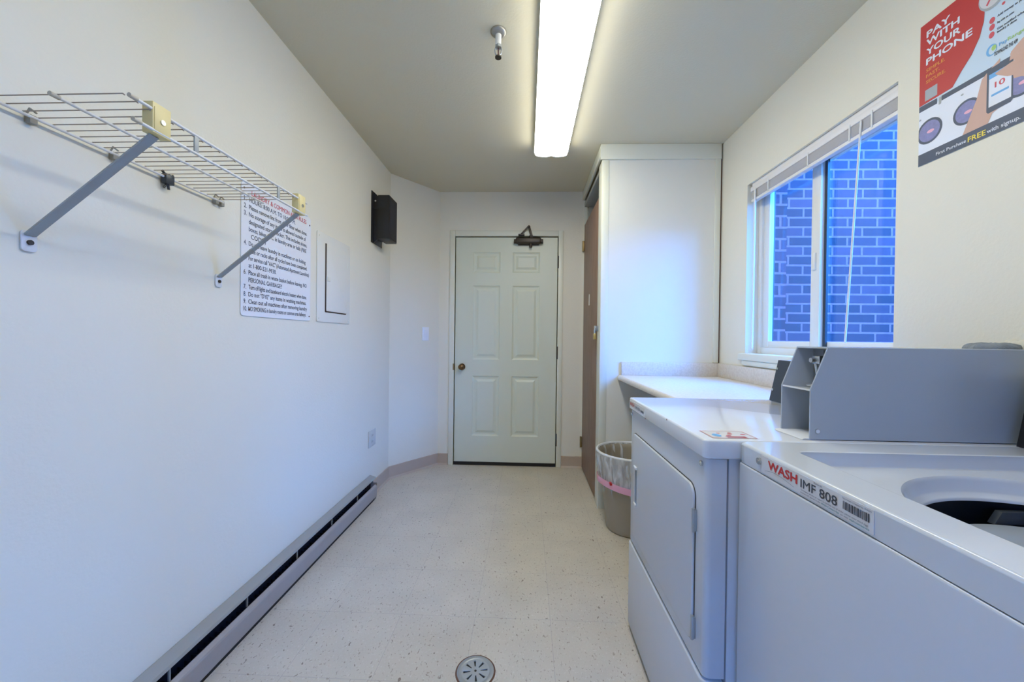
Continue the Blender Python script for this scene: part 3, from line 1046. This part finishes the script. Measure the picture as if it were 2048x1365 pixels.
# ------------------------------------------------------------------ trash can with liner
tcx, tcy = .640, 2.345
tb = thing('trash_can', 'round taupe plastic trash can between counter and dryer', 'trash can', (tcx, tcy, 0))
prof = [(0.001, .004), (.130, .0), (.139, .006), (.142, .02), (.188, .43), (.199, .444), (.203, .452), (.201, .460), (.195, .462), (.190, .455), (.184, .43), (.137, .014), (0.001, .012)]
MB().lathe(prof, (tcx, tcy, 0), 64).build('can_body', M['bin'], tb)
bg_ = thing('trash_bag', 'clear plastic bag with pink drawstring lining the trash can', 'trash bag', (tcx, tcy, .46))
n = 96
L = []
rnd = random.Random(9)
for j, (r, z) in enumerate([(.150, .16), (.166, .26), (.178, .36), (.186, .43), (.192, .462), (.199, .469), (.206, .462), (.208, .445), (.203, .40), (.199, .36), (.194, .32), (.190, .285)]):
    ring_ = []
    for k in range(n):
        a = 2 * PI * k / n
        amp = .0 if 4 <= j <= 7 else (.0026 if j > 7 else .004)
        rr_ = r + amp * (math.sin(17 * a + j) + .6 * math.sin(29 * a - 2 * j))
        ring_.append((tcx + rr_ * math.cos(a), tcy + rr_ * math.sin(a), z + (.012 * math.sin(a * 2 + 1.0) if j == 11 else 0)))
    L.append(ring_)
MB().loops(L).build('bag_film', M['film'], bg_)
m = MB()
LL = []
for r, z in ((.2035, .4590), (.2070, .4660), (.2040, .4715), (.1960, .4725), (.1915, .4640), (.1960, .4650)):
    LL.append([(tcx + r * math.cos(2 * PI * k / n), tcy + r * math.sin(2 * PI * k / n), z) for k in range(n)])
LL.append(LL[0])
m.loops(LL)
m.build('bag_rolled_edge', M['bin_rim'], bg_)
m = MB()
LL = []
for r, z in ((.200, .314), (.2005, .298), (.198, .276), (.1945, .280), (.1955, .310), (.200, .314)):
    LL.append([(tcx + r * math.cos(2 * PI * k / n), tcy + r * math.sin(2 * PI * k / n), z - .004 - .012 * math.sin(4 * PI * k / n + 1.0) * -1) for k in range(n)])
m.loops(LL)
m.build('drawstring', M['pink'], bg_)
a = math.radians(222)
m = MB().sph((tcx + .203 * math.cos(a), tcy + .203 * math.sin(a), .318), .008, 10, (1, 1, .8))
m.box(tcx + .203 * math.cos(a) - .004, tcx + .203 * math.cos(a) + .014, tcy + .203 * math.sin(a) - .006, tcy + .203 * math.sin(a) + .002, .304, .316, .002)
m.build('drawstring_knot', M['red'], bg_)

# ------------------------------------------------------------------ baseboard heater
he = thing('baseboard_heater', 'long low putty-coloured electric baseboard heater along the left wall', 'heater', (XL + .03, 1.6, 0))
hy0, hy1 = .45, 2.652
P = [(XL + .001, .020), (XL + .001, .163), (XL + .006, .166), (XL + .045, .155), (XL + .049, .146), (XL + .046, .146), (XL + .042, .151), (XL + .006, .161), (XL + .004, .02)]
MB().prism(P, 'Y', hy0, hy1).build('top_cover', M['heater'], he, smooth=False)
P = [(XL + .038, .098), (XL + .048, .106), (XL + .060, .096), (XL + .062, .088), (XL + .059, .024), (XL + .050, .020), (XL + .050, .024), (XL + .058, .030), (XL + .058, .088), (XL + .048, .101), (XL + .039, .095)]
MB().prism(P, 'Y', hy0, hy1 - .012).build('front_panel', M['heater_front'], he, smooth=False)
m = MB().box(XL + .004, XL + .012, hy0, hy1 - .002, .03, .15)
m.cyl((XL + .03, hy0, .075), (XL + .03, hy1 - .04, .075), .008, 10)
for k in range(86):
    y = hy0 + .02 + k * .0245
    m.box(XL + .012, XL + .046, y, y + .0012, .040, .094)
m.build('heating_fins', M['fin'], he, smooth=False)
MB().box(XL + .002, XL + .059, hy0 - .003, hy0, .02, .160).build('end_cap', M['heater_front'], he, smooth=False)
m = MB()
m.prism([(XL + .002, .0), (XL + .050, .0), (XL + .056, .03), (XL + .057, .115), (XL + .030, .115), (XL + .030, .140), (XL + .046, .150), (XL + .002, .162)], 'Y', hy1 - .004, hy1 - .001)
m.build('end_cap', M['heater_front'], he, smooth=False)
for y in (.78, 1.1, 1.42, 1.74, 2.06, 2.38):
    MB().box(XL + .034, XL + .040, y, y + .004, .100, .150).build('louver_clip', M['heater'], he, smooth=False)
MB().box(XL + .004, XL + .048, hy0 + .005, hy1 - .02, 0, .021).build('heater_base', M['rubber'], he, smooth=False)

# ------------------------------------------------------------------ floor drain
fd = thing('floor_drain', 'round steel slotted floor drain in the tiles', 'drain', (-.160, 1.295, 0))
dc = (-.160, 1.295)
MB().lathe([(.0685, .0005), (.068, .0012), (.0630, .0012)], (dc[0], dc[1], 0), 48).build('drain_joint', M['rust'], fd)
m = MB()
m.lathe([(.0632, .0005), (.0628, .0030), (.058, .0042), (.049, .0040), (.047, .0030)], (dc[0], dc[1], 0), 48)
m.build('drain_rim', M['steel'], fd)
MB().lathe([(.047, .0008), (.0005, .0008)], (dc[0], dc[1], 0), 32).build('drain_well', M['black'], fd)
# grate of eight wedges between radial slots
m = MB()
for k in range(8):
    a0 = math.radians(45 * k + 10 + 5.5)
    a1 = math.radians(45 * (k + 1) + 10 - 5.5)
    n_ = 8
    top, bot = [], []
    outer = [(dc[0] + .0472 * math.cos(a0 + (a1 - a0) * i / n_), dc[1] + .0472 * math.sin(a0 + (a1 - a0) * i / n_)) for i in range(n_ + 1)]
    inner = [(dc[0] + .0145 * math.cos(a1 + (a0 - a1) * i / 4 + 0), dc[1] + .0145 * math.sin(a1 + (a0 - a1) * i / 4)) for i in range(5)]
    m.prism(outer + inner, 'Z', .0010, .0034 + .0006 * (k % 2), .0004, 1)
m.cyl((dc[0], dc[1], .001), (dc[0], dc[1], .0036), .0175, 24)
m.lathe([(.049, .0036), (.0415, .0036), (.0410, .0010)], (dc[0], dc[1], 0), 48)
m.build('drain_grate', mat('drain_brushed_steel', (.50, .54, .58), .3, metal=.6), fd)
MB().cyl((dc[0], dc[1], .0036), (dc[0], dc[1], .0044), .004, 12).build('centre_screw', M['bronze'], fd)

# ------------------------------------------------------------------ ceiling light
lx0, lx1, ly0, ly1 = .036, .264, .16, 2.600
cl_ = thing('ceiling_light', 'long white fluorescent ceiling light with a lit wraparound diffuser', 'ceiling light', (.15, 1.4, H))
MB().box(lx0 + .001, lx1 - .001, ly0, ly1, H - .042, H - .0005, .001).build('housing', M['white'], cl_, smooth=False)
zd = H - .078
P = [(lx0 + .002, H - .042), (lx0 + .003, H - .052), (lx0 + .010, zd + .008), (lx0 + .030, zd), (.115, zd - .004), (.150, zd + .004), (.185, zd - .004), (lx1 - .030, zd), (lx1 - .010, zd + .008), (lx1 - .003, H - .052), (lx1 - .002, H - .042)]
m = MB()
m.loops([[(x, y, z) for x, z in P] for y in (ly0 + .012, ly1 - .012)])
# open strip only: remove the closing face between last and first profile point
for f in [f for f in m.bm.faces if all(abs(v.co.z - (H - .042)) < 1e-5 for v in f.verts)]:
    m.bm.faces.remove(f)
m.build('diffuser', M['emit'], cl_, recalc=True)
ec = mat('frosted_end_cap', (.82, .86, .88), .4)
for y in (ly0, ly1 - .012):
    MB().prism([(p[0], p[1]) for p in P], 'Y', y, y + .012, .002).build('end_cap', ec, cl_)

# ------------------------------------------------------------------ sprinkler
sp = thing('sprinkler_head', 'pendent fire sprinkler head hanging from the ceiling', 'sprinkler', (-.134, 1.632, H))
sxc, syc = -.134, 1.632
MB().lathe([(.0005, -.0005), (.034, -.001), (.034, -.004), (.030, -.010), (.020, -.015), (.012, -.016)], (sxc, syc, H), 32).build('escutcheon', mat('tarnished_escutcheon', (.36, .34, .30), .35, metal=.7), sp)
MB().cyl((sxc, syc, H - .012), (sxc - .001, syc, H - .060), .0125, 20).build('pipe_nipple', M['panel'], sp)
m = MB()
m.cyl((sxc, syc, H - .058), (sxc, syc, H - .070), .014, 6)
for s_ in (-1, 1):
    m.tube([(sxc + s_ * .011, syc, H - .066), (sxc + s_ * .0145, syc, H - .078), (sxc + s_ * .012, syc, H - .095), (sxc + s_ * .003, syc, H - .104)], .0026, 8)
m.build('frame_arms', M['steel'], sp)
MB().cyl((sxc, syc, H - .069), (sxc, syc, H - .102), .0028, 10).build('heat_bulb', mat('dark_link', (.10, .04, .04), .4), sp)
m = MB().cyl((sxc, syc, H - .102), (sxc, syc, H - .108), .006, 16).cyl((sxc, syc, H - .107), (sxc, syc, H - .112), .0135, 24)
m.build('deflector', M['bronze'], sp)

# ------------------------------------------------------------------ wire shelf
SZ, SXB, SXF, SY0, SY1 = 1.612, XL + .013, -.797, .730, 1.338
sh = thing('wire_shelf', 'white wire wall shelf above the laundry rules sign on diagonal brackets', 'shelf', ((SXB + SXF) / 2, 1.03, SZ))


def rod(x, z, y0, y1, r, name, capped=True):
    MB().cyl((x, y0, z), (x, y1, z), r, 12).build(name, M['wire'], sh)
    return None


for nm, x, z, y0, y1 in (('back_rod', SXB, SZ - .004, .712, 1.325), ('middle_rod', -.937, SZ - .004, .722, 1.330), ('front_rod', SXF, SZ + .004, .742, 1.358), ('lip_rod', SXF + .002, SZ - .040, .748, 1.356)):
    MB().cyl((x, y0, z), (x, y1, z), .0034, 12).build(nm, M['wire'], sh)
for nm, x, z, y in (('rod_tip', -.937, SZ - .004, .722), ('rod_tip', SXF, SZ + .004, .742), ('rod_tip', SXF + .002, SZ - .040, .748)):
    MB().cyl((x, y - .004, z), (x, y + .012, z), .0046, 12).build(nm, M['wire_end'], sh)
cw = None
ys = [SY0 + .0262 * k for k in range(0, 24)]
for y in ys:
    if y > 1.33 or y < .44:
        continue
    if cw is None:
        # one thin wire running from the wall rod over the middle rod to the front rod
        cw = MB().tube([(SXB, 0, SZ), (SXF - .004, 0, SZ + .001), (SXF, 0, SZ - .002)], .0013, 6).build('cross_wire', M['cross_wire'], sh)
        wire0 = cw
        wire0.location.y = wire0.location.y + y
        y_first = y
        base_y = wire0.location.y - y
    else:
        c2 = wire0.copy()
        COL.objects.link(c2)
        c2.location.y = base_y + y
for y in (.894, 1.200):
    MB().box(SXF - .002, SXF + .002, y - .006, y + .006, SZ - .040, SZ + .006, .001).build('lip_spacer', M['strut'], sh)
for y, zf in ((.800, 1.34), (1.318, 1.332)):
    st = MB()
    p0, p1 = Vector((XL + .006, y, zf + .012)), Vector((SXF - .010, y, SZ - .046))
    d = p1 - p0
    ang = math.atan2(d.z, d.x)
    Mx = Matrix.Translation(p0) @ Matrix.Rotation(-ang, 4, 'Y')
    st.box(0, d.length, -.0105, .0105, -.0022, .0022, .0006, 1, Mx)
    so = st.build('support_strut', M['strut'], sh)
    MB().prism(rrect(y - .014, y + .014, zf - .024, zf + .022, .008), 'X', XL + .0005, XL + .005, .001).build('wall_foot', M['wire'], so)
    MB().cyl((XL + .004, y, zf - .004), (XL + .009, y, zf - .004), .0055, 12).build('screw', M['bronze'], so)
    cp = MB()
    cp.box(SXF - .020, SXF + .004, y - .017, y + .025, SZ - .045, SZ + .020, .0015)
    cp.box(SXF + .003, SXF + .0055, y - .014, y + .022, SZ - .040, SZ + .010, .0008)
    co_ = cp.build('end_cap', M['cap'], so)
    MB().cyl((SXF + .004, y + .004, SZ - .016), (SXF + .0075, y + .004, SZ - .016), .0055, 14).build('screw', M['chrome'], sh)
for y in (.800, .968, 1.298, 1.322):
    m = MB().box(XL + .0005, XL + .015, y - .007, y + .007, SZ - .018, SZ + .001, .002)
    m.tube([(XL + .004, y - .006, SZ), (XL + .010, y - .004, SZ + .014), (XL + .018, y + .002, SZ + .006)], .002, 8)
    m.build('wall_clip', M['clipgrey'], sh)
m = MB().box(XL + .004, XL + .022, 1.100, 1.128, SZ - .024, SZ + .006, .003)
m.tube([(XL + .012, 1.096, SZ + .012), (XL + .014, 1.110, SZ - .002), (XL + .012, 1.118, SZ - .038)], .0035, 8)
m.tube([(XL + .012, 1.132, SZ + .010), (XL + .014, 1.120, SZ - .010), (XL + .010, 1.104, SZ - .036)], .003, 8)
tag(m.build('black_clip', M['dark_console']), 'small dark clip caught on the wall rod of the wire shelf', 'clip')

# ------------------------------------------------------------------ rules sign
SG0, SG1, SGZ0, SGZ1 = 1.423, 1.893, 1.214, 1.728
sg = thing('rules_sign', 'white plastic sign of laundry rules in red and grey lettering on the left wall', 'sign', (XL, 1.66, SGZ0))
MB().prism(rrect(SG0, SG1, SGZ0, SGZ1, .014), 'X', XL + .0005, XL + .004, .001).build('sign_plate', M['signwhite'], sg, smooth=False)
sxx = XL + .0046
mred = MB()
text_to(mred, 'LAUNDRY & COMMON AREA RULES', (sxx, 1.476, 1.6885), (0, 1, 0), (0, 0, 1), .0195, .375, bold=.012)
mred.build('sign_heading', M['signred'], sg, smooth=False)
lines = [('1.', 'HOURS: 8:00 A.M. TO 10:00 P.M.', .30), ('2.', 'Please remove lint from dryer filter when done.', .395),
         ('3.', 'No storage of any items is allowed outside of', .385), ('', 'designated storage locker. This includes shoes,', .395),
         ('', 'boxes, bikes, ETC. in laundry area or halls (FIRE', .390), ('', ' CODE.)', .085),
         ('4.', 'Do not leave laundry in machines or on folding', .385), ('', 'table or racks after all cycles have been completed.', .398),
         ('5.', 'For service call "AAC" (Automated Apartment Laundries)', .415), ('', 'at 1-800-521-9938.', .165),
         ('6.', 'Place all trash in waste basket before leaving. NO', .395), ('', 'PERSONAL GARBAGE!!', .205),
         ('7.', 'Turn off lights and baseboard electric heaters when done.', .395), ('8.', 'Do not "DYE" any items in washing machines.', .392),
         ('9.', 'Clean out all machines after removing laundry', .40), ('10.', 'NO SMOKING in laundry rooms or common area hallways.', .392)]
md = MB()
for k, (num, body, wd) in enumerate(lines):
    z = 1.6605 - k * .0284
    if num:
        text_to(md, num, (sxx, 1.436, z), (0, 1, 0), (0, 0, 1), .0175, .013 if num != '10.' else .018, bold=.014)
    text_to(md, body.strip(), (sxx, 1.462 + (.012 if body.startswith(' ') else 0), z), (0, 1, 0), (0, 0, 1), .0175, wd, bold=.014)
md.build('sign_lettering', M['signink'], sg, smooth=False)
for y, z in ((1.880, 1.690), (1.882, 1.236), (1.466, 1.240), (1.436, 1.706)):
    MB().cyl((XL + .003, y, z), (XL + .006, y, z), .0035, 10).build('screw', M['rust'], sg)

# ------------------------------------------------------------------ breaker panel
bp_ = thing('electrical_panel', 'flush cream electrical panel cover with small door beside the rules sign', 'electrical panel', (XL, 2.13, 1.21))
MB().prism(rrect(1.952, 2.322, 1.214, 1.690, .010), 'X', XL + .0005, XL + .005, .002).build('cover_plate', M['breaker'], bp_)
MB().prism(rrect(2.030, 2.044, 1.268, 1.640, .004), 'X', XL + .0045, XL + .0062).box(XL + .0045, XL + .0062, 2.040, 2.270, 1.268, 1.2745).build('door_gap', mat('dark_brown_gap', (.05, .03, .025), .7), bp_, smooth=False)
pd = MB().prism(rrect(2.041, 2.276, 1.275, 1.640, .008), 'X', XL + .005, XL + .009, .0015).build('panel_door', M['breaker'], bp_)
MB().box(XL + .0085, XL + .012, 2.048, 2.075, 1.438, 1.462, .001).build('latch', M['breaker'], pd)
for z in (1.330, 1.560):
    MB().box(XL + .006, XL + .0095, 2.272, 2.284, z - .015, z + .015, .001).build('hinge', M['breaker'], pd)
for y, z in ((1.972, 1.668), (1.972, 1.232), (2.305, 1.668), (2.305, 1.232)):
    MB().cyl((XL + .004, y, z), (XL + .007, y, z), .0045, 10).build('screw', M['breaker'], bp_)

# ------------------------------------------------------------------ speaker, switch, outlet
spk = thing('wall_speaker', 'black box speaker on a bracket high on the left wall near the corner', 'speaker', (XL, 2.74, 1.83))
m = MB()
m.box(XL + .040, -.972, 2.660, 2.820, 1.828, 2.134, .002)
m.build('speaker_cabinet', M['black'], spk)
MB().box(-.973, -.9695, 2.666, 2.814, 1.836, 2.128, .001).build('speaker_front', M['black_side'], spk)
m = MB()
m.box(XL + .001, XL + .006, 2.640, 2.835, 1.800, 2.160, .001)
m.prism([(XL + .006, 1.800), (XL + .040, 1.828), (XL + .040, 1.90), (XL + .006, 1.90)], 'Y', 2.668, 2.680)
m.prism([(XL + .006, 2.160), (XL + .040, 2.128), (XL + .040, 2.04), (XL + .006, 2.04)], 'Y', 2.668, 2.680)
m.box(XL + .006, XL + .041, 2.672, 2.81, 1.84, 2.12)
m.build('mounting_bracket', M['black'], spk)
MB().cyl((XL + .020, 2.6655, 2.095), (XL + .020, 2.671, 2.095), .006, 12).build('screw', M['chrome'], spk)

dv = Vector((XC - XL, YF - YC, 0)).normalized()          # along the diagonal wall
nv = Vector((dv.y, -dv.x, 0))
Mx = Matrix(((dv.x, nv.x, 0, 0), (dv.y, nv.y, 0, 0), (0, 0, 1, 0), (0, 0, 0, 1)))
base_pt = Vector((-.877, 3.2965, 1.169))
base_pt = base_pt - nv * ((base_pt - Vector((XL, YC, 1.169))).dot(nv))
Mx = Matrix.Translation(base_pt) @ Mx
sw = thing('light_switch', 'white rocker light switch on the diagonal wall', 'light switch', tuple(base_pt))
MB().box(-.035, .035, .0005, .006, -.058, .058, .002, 2, Mx).build('switch_plate', mat('bright_white_plastic', (.84, .86, .92), .35), sw)
MB().box(-.0165, .0165, .005, .0095, -.033, .033, .0015, 2, Mx).build('rocker', mat('rocker_white', (.80, .83, .92), .35), sw)
ol = thing('wall_outlet', 'almond duplex wall outlet low on the left wall near the heater', 'outlet', (XL, 2.688, .417))
MB().box(XL + .0005, XL + .005, 2.627, 2.750, .358, .475, .002).build('cover_plate', M['outlet'], ol)
for z in (.395, .438):
    m = MB().prism(rrect(2.672, 2.706, z - .014, z + .014, .010), 'X', XL + .004, XL + .007, .001)
    so = m.build('socket', M['outlet'], ol)
    MB().box(XL + .0065, XL + .0075, 2.682, 2.684, z - .005, z + .006).box(XL + .0065, XL + .0075, 2.694, 2.696, z - .005, z + .006).build('slots', M['black'], so, smooth=False)

# ------------------------------------------------------------------ poster
PX = XR - .0015
PY0, PZ0, PW, PH = 1.313, 1.717, .610, .455
po = thing('payment_poster', 'red and pale blue pay-with-your-phone poster on the right wall', 'poster', (XR, 1.0, PZ0))


def pu(u, v, d=0.0):
    return (PX - d, PY0 - u, PZ0 + v)


def flat(name, pts, mt, lay, extra=None):
    for q, poly_ in enumerate(pts):
        m = MB()
        m.poly([pu(u, v, (lay + .09 * q) * .00018) for u, v in poly_])
        m.build(name, mt, po, smooth=False, recalc=False)


def rect(u0, u1, v0, v1):
    return [(u0, v0), (u1, v0), (u1, v1), (u0, v1)]


def ell(u, v, a, b_, n=28, s=0):
    return [(u + a * math.cos(2 * PI * k / n + s), v + b_ * math.sin(2 * PI * k / n + s)) for k in range(n)]


MB().box(PX, XR - .0003, PY0 - PW, PY0, PZ0, PZ0 + PH).build('poster_sheet', M['paper'], po, smooth=False)
flat('washer_picture', [rect(0, PW, .036, .180)], M['paperwhite'], 1)
flat('counter_strip', [[(0, .176), (.055, .175), (.055, .192), (0, .194)], [(.068, .176), (.610, .170), (.610, .187), (.068, .191)]], M['slate'], 2)
curve = [(.098, .197), (.122, .230), (.147, .259), (.166, .295), (.1755, .332), (.177, .356), (.169, .398), (.150, .440), (.138, PH)]
flat('red_panel', [[(0, .195)] + curve + [(0, PH)]], M['poster_red'], 3)
flat('bottom_bar', [rect(0, PW, 0, .037)], M['slate'], 2)
drums, rims, inner_ = [], [], []
for u, v, r in ((.033, .101, .037), (.137, .101, .034), (.262, .105, .034), (.40, .101, .036), (.52, .101, .036)):
    rims.append(ell(u, v, r * 1.05, r * 1.05))
    drums.append(ell(u, v, r * .86, r * .86))
    inner_.append(ell(u + .004, v - .002, r * .30, r * .14))
rims[0] = [(max(u, 0), v) for u, v in rims[0]]
drums[0] = [(max(u, 0), v) for u, v in drums[0]]
flat('drum_rims', rims, M['slate'], 2.5)
flat('drum_glass', drums, M['purple'], 3)
flat('drum_laundry', inner_, M['pink'], 3.5)
flat('controls', [ell(.004 + .0, .150, .004, .003, 8), ell(.125, .158, .004, .003, 8), rect(.06, .067, .168, .190)], M['inkgrey'], 3)
# hand holding a phone
flat('hand_picture', [[(.128, .037), (.190, .037), (.200, .060), (.215, .066), (.215, .20), (.186, .18), (.174, .170), (.162, .121)],
                      [(.200, .160), (.225, .158), (.262, .172), (.330, .19), (.330, .10), (.300, .09), (.262, .12), (.246, .125), (.240, .150)],
                      [(.237, .196), (.262, .215), (.330, .235), (.330, .175), (.262, .165), (.240, .176)]], M['skin'], 3.8)
flat('phone_body', [[(.186, .070), (.190, .064), (.240, .067), (.245, .073), (.244, .185), (.240, .190), (.190, .186), (.186, .180)]], M['slate'], 4.2)
flat('phone_screen', [rect(.191, .241, .080, .166)], M['paperwhite'], 4.6)
flat('screen_header', [rect(.191, .241, .157, .170), rect(.197, .236, .106, .112)], M['skyblue'], 5)
m = MB()
text_to(m, '10', pu(.205, .127, .0009), R_, U_, .015, .022, bold=.02)
m.build('screen_digits', M['signred'], po, smooth=False)
flat('thumb_picture', [[(.205, .166), (.208, .160), (.232, .140), (.246, .134), (.262, .150), (.262, .172), (.24, .172)], [(.236, .178), (.239, .200), (.262, .218), (.330, .24), (.330, .19), (.262, .178)]], M['skin'], 5.4)
# headline
m = MB()
for s_, v, wd in (('PAY', .406, .067), ('WITH', .379, .093), ('YOUR', .349, .096), ('PHONE', .318, .127)):
    text_to(m, s_, pu(.0205, v, .0008), R_, U_, .0200, wd, bold=.03)
m.build('headline', M['paperwhite'], po, smooth=False)
m = MB()
for s_, v, wd in (('SIMPLE.', .295, .055), ('FAST.', .277, .040), ('SECURE.', .258, .057)):
    text_to(m, s_, pu(.0205, v, .0008), R_, U_, .0100, wd, bold=.02)
m.build('tagline', M['orange'], po, smooth=False)
flat('white_patch', [rect(.018, .055, .203, .238)], M['inkgrey'], 3.6)
m = MB()
text_to(m, 'First Purchase', pu(.055, .012, .0006), R_, U_, .0095, .082, bold=.01)
m.build('bar_lettering', M['paperwhite'], po, smooth=False)
m = MB()
text_to(m, 'with signup.', pu(.188, .010, .0006), R_, U_, .011, .073, bold=.01)
m.build('bar_lettering', M['paperwhite'], po, smooth=False)
m = MB()
text_to(m, 'FREE', pu(.142, .009, .0006), R_, U_, .0145, .043, bold=.02)
m.build('bar_highlight', M['yellow'], po, smooth=False)
flat('coin_disc', [ell(.196, .392, .034, .040)], M['inkgrey'], 3.6)
flat('coin_disc_face', [ell(.194, .395, .030, .035)], M['label'], 4)
flat('coin_cross', [[(.180, .372), (.184, .368), (.214, .418), (.210, .422)], [(.176, .405), (.178, .400), (.216, .388), (.216, .394)]], M['signred'], 4.4)
flat('check_marks', [ell(.195, .319, .0065, .0085, 16), ell(.195, .300, .0065, .0085, 16), ell(.1945, .279, .0065, .0085, 16), ell(.220, .345, .004, .004, 10)], M['signred'], 2)
for s_, u, v, wd in (('Add money to your', .207, .3185, .060), ('Pay with no coins', .207, .300, .036), ('Get notified when the', .207, .2830, .075), ('laundry is done', .207, .2745, .042), ('DOWNLOAD THE APP', .202, .2155, .050)):
    m = MB()
    text_to(m, s_, pu(u, v, .0005), R_, U_, .0058 if wd != .050 else .010, wd, bold=.03)
    m.build('bullet_lettering', M['ink'], po, smooth=False)
flat('logo_ring', [ell(.195, .237, .0125, .0155)], M['skyblue'], 2)
flat('logo_hole', [ell(.197, .236, .0085, .0115)], M['paper'], 2.6)
flat('logo_leaf', [ell(.2005, .240, .0055, .0075)], M['green'], 3)
m = MB()
text_to(m, 'Pay', pu(.212, .235, .0006), R_, U_, .009, .018, bold=.02)
m.build('logo_blue_lettering', M['skyblue'], po, smooth=False)
m = MB()
text_to(m, 'Range', pu(.231, .235, .0006), R_, U_, .009, .036, bold=.02)
m.build('logo_green_lettering', M['green'], po, smooth=False)
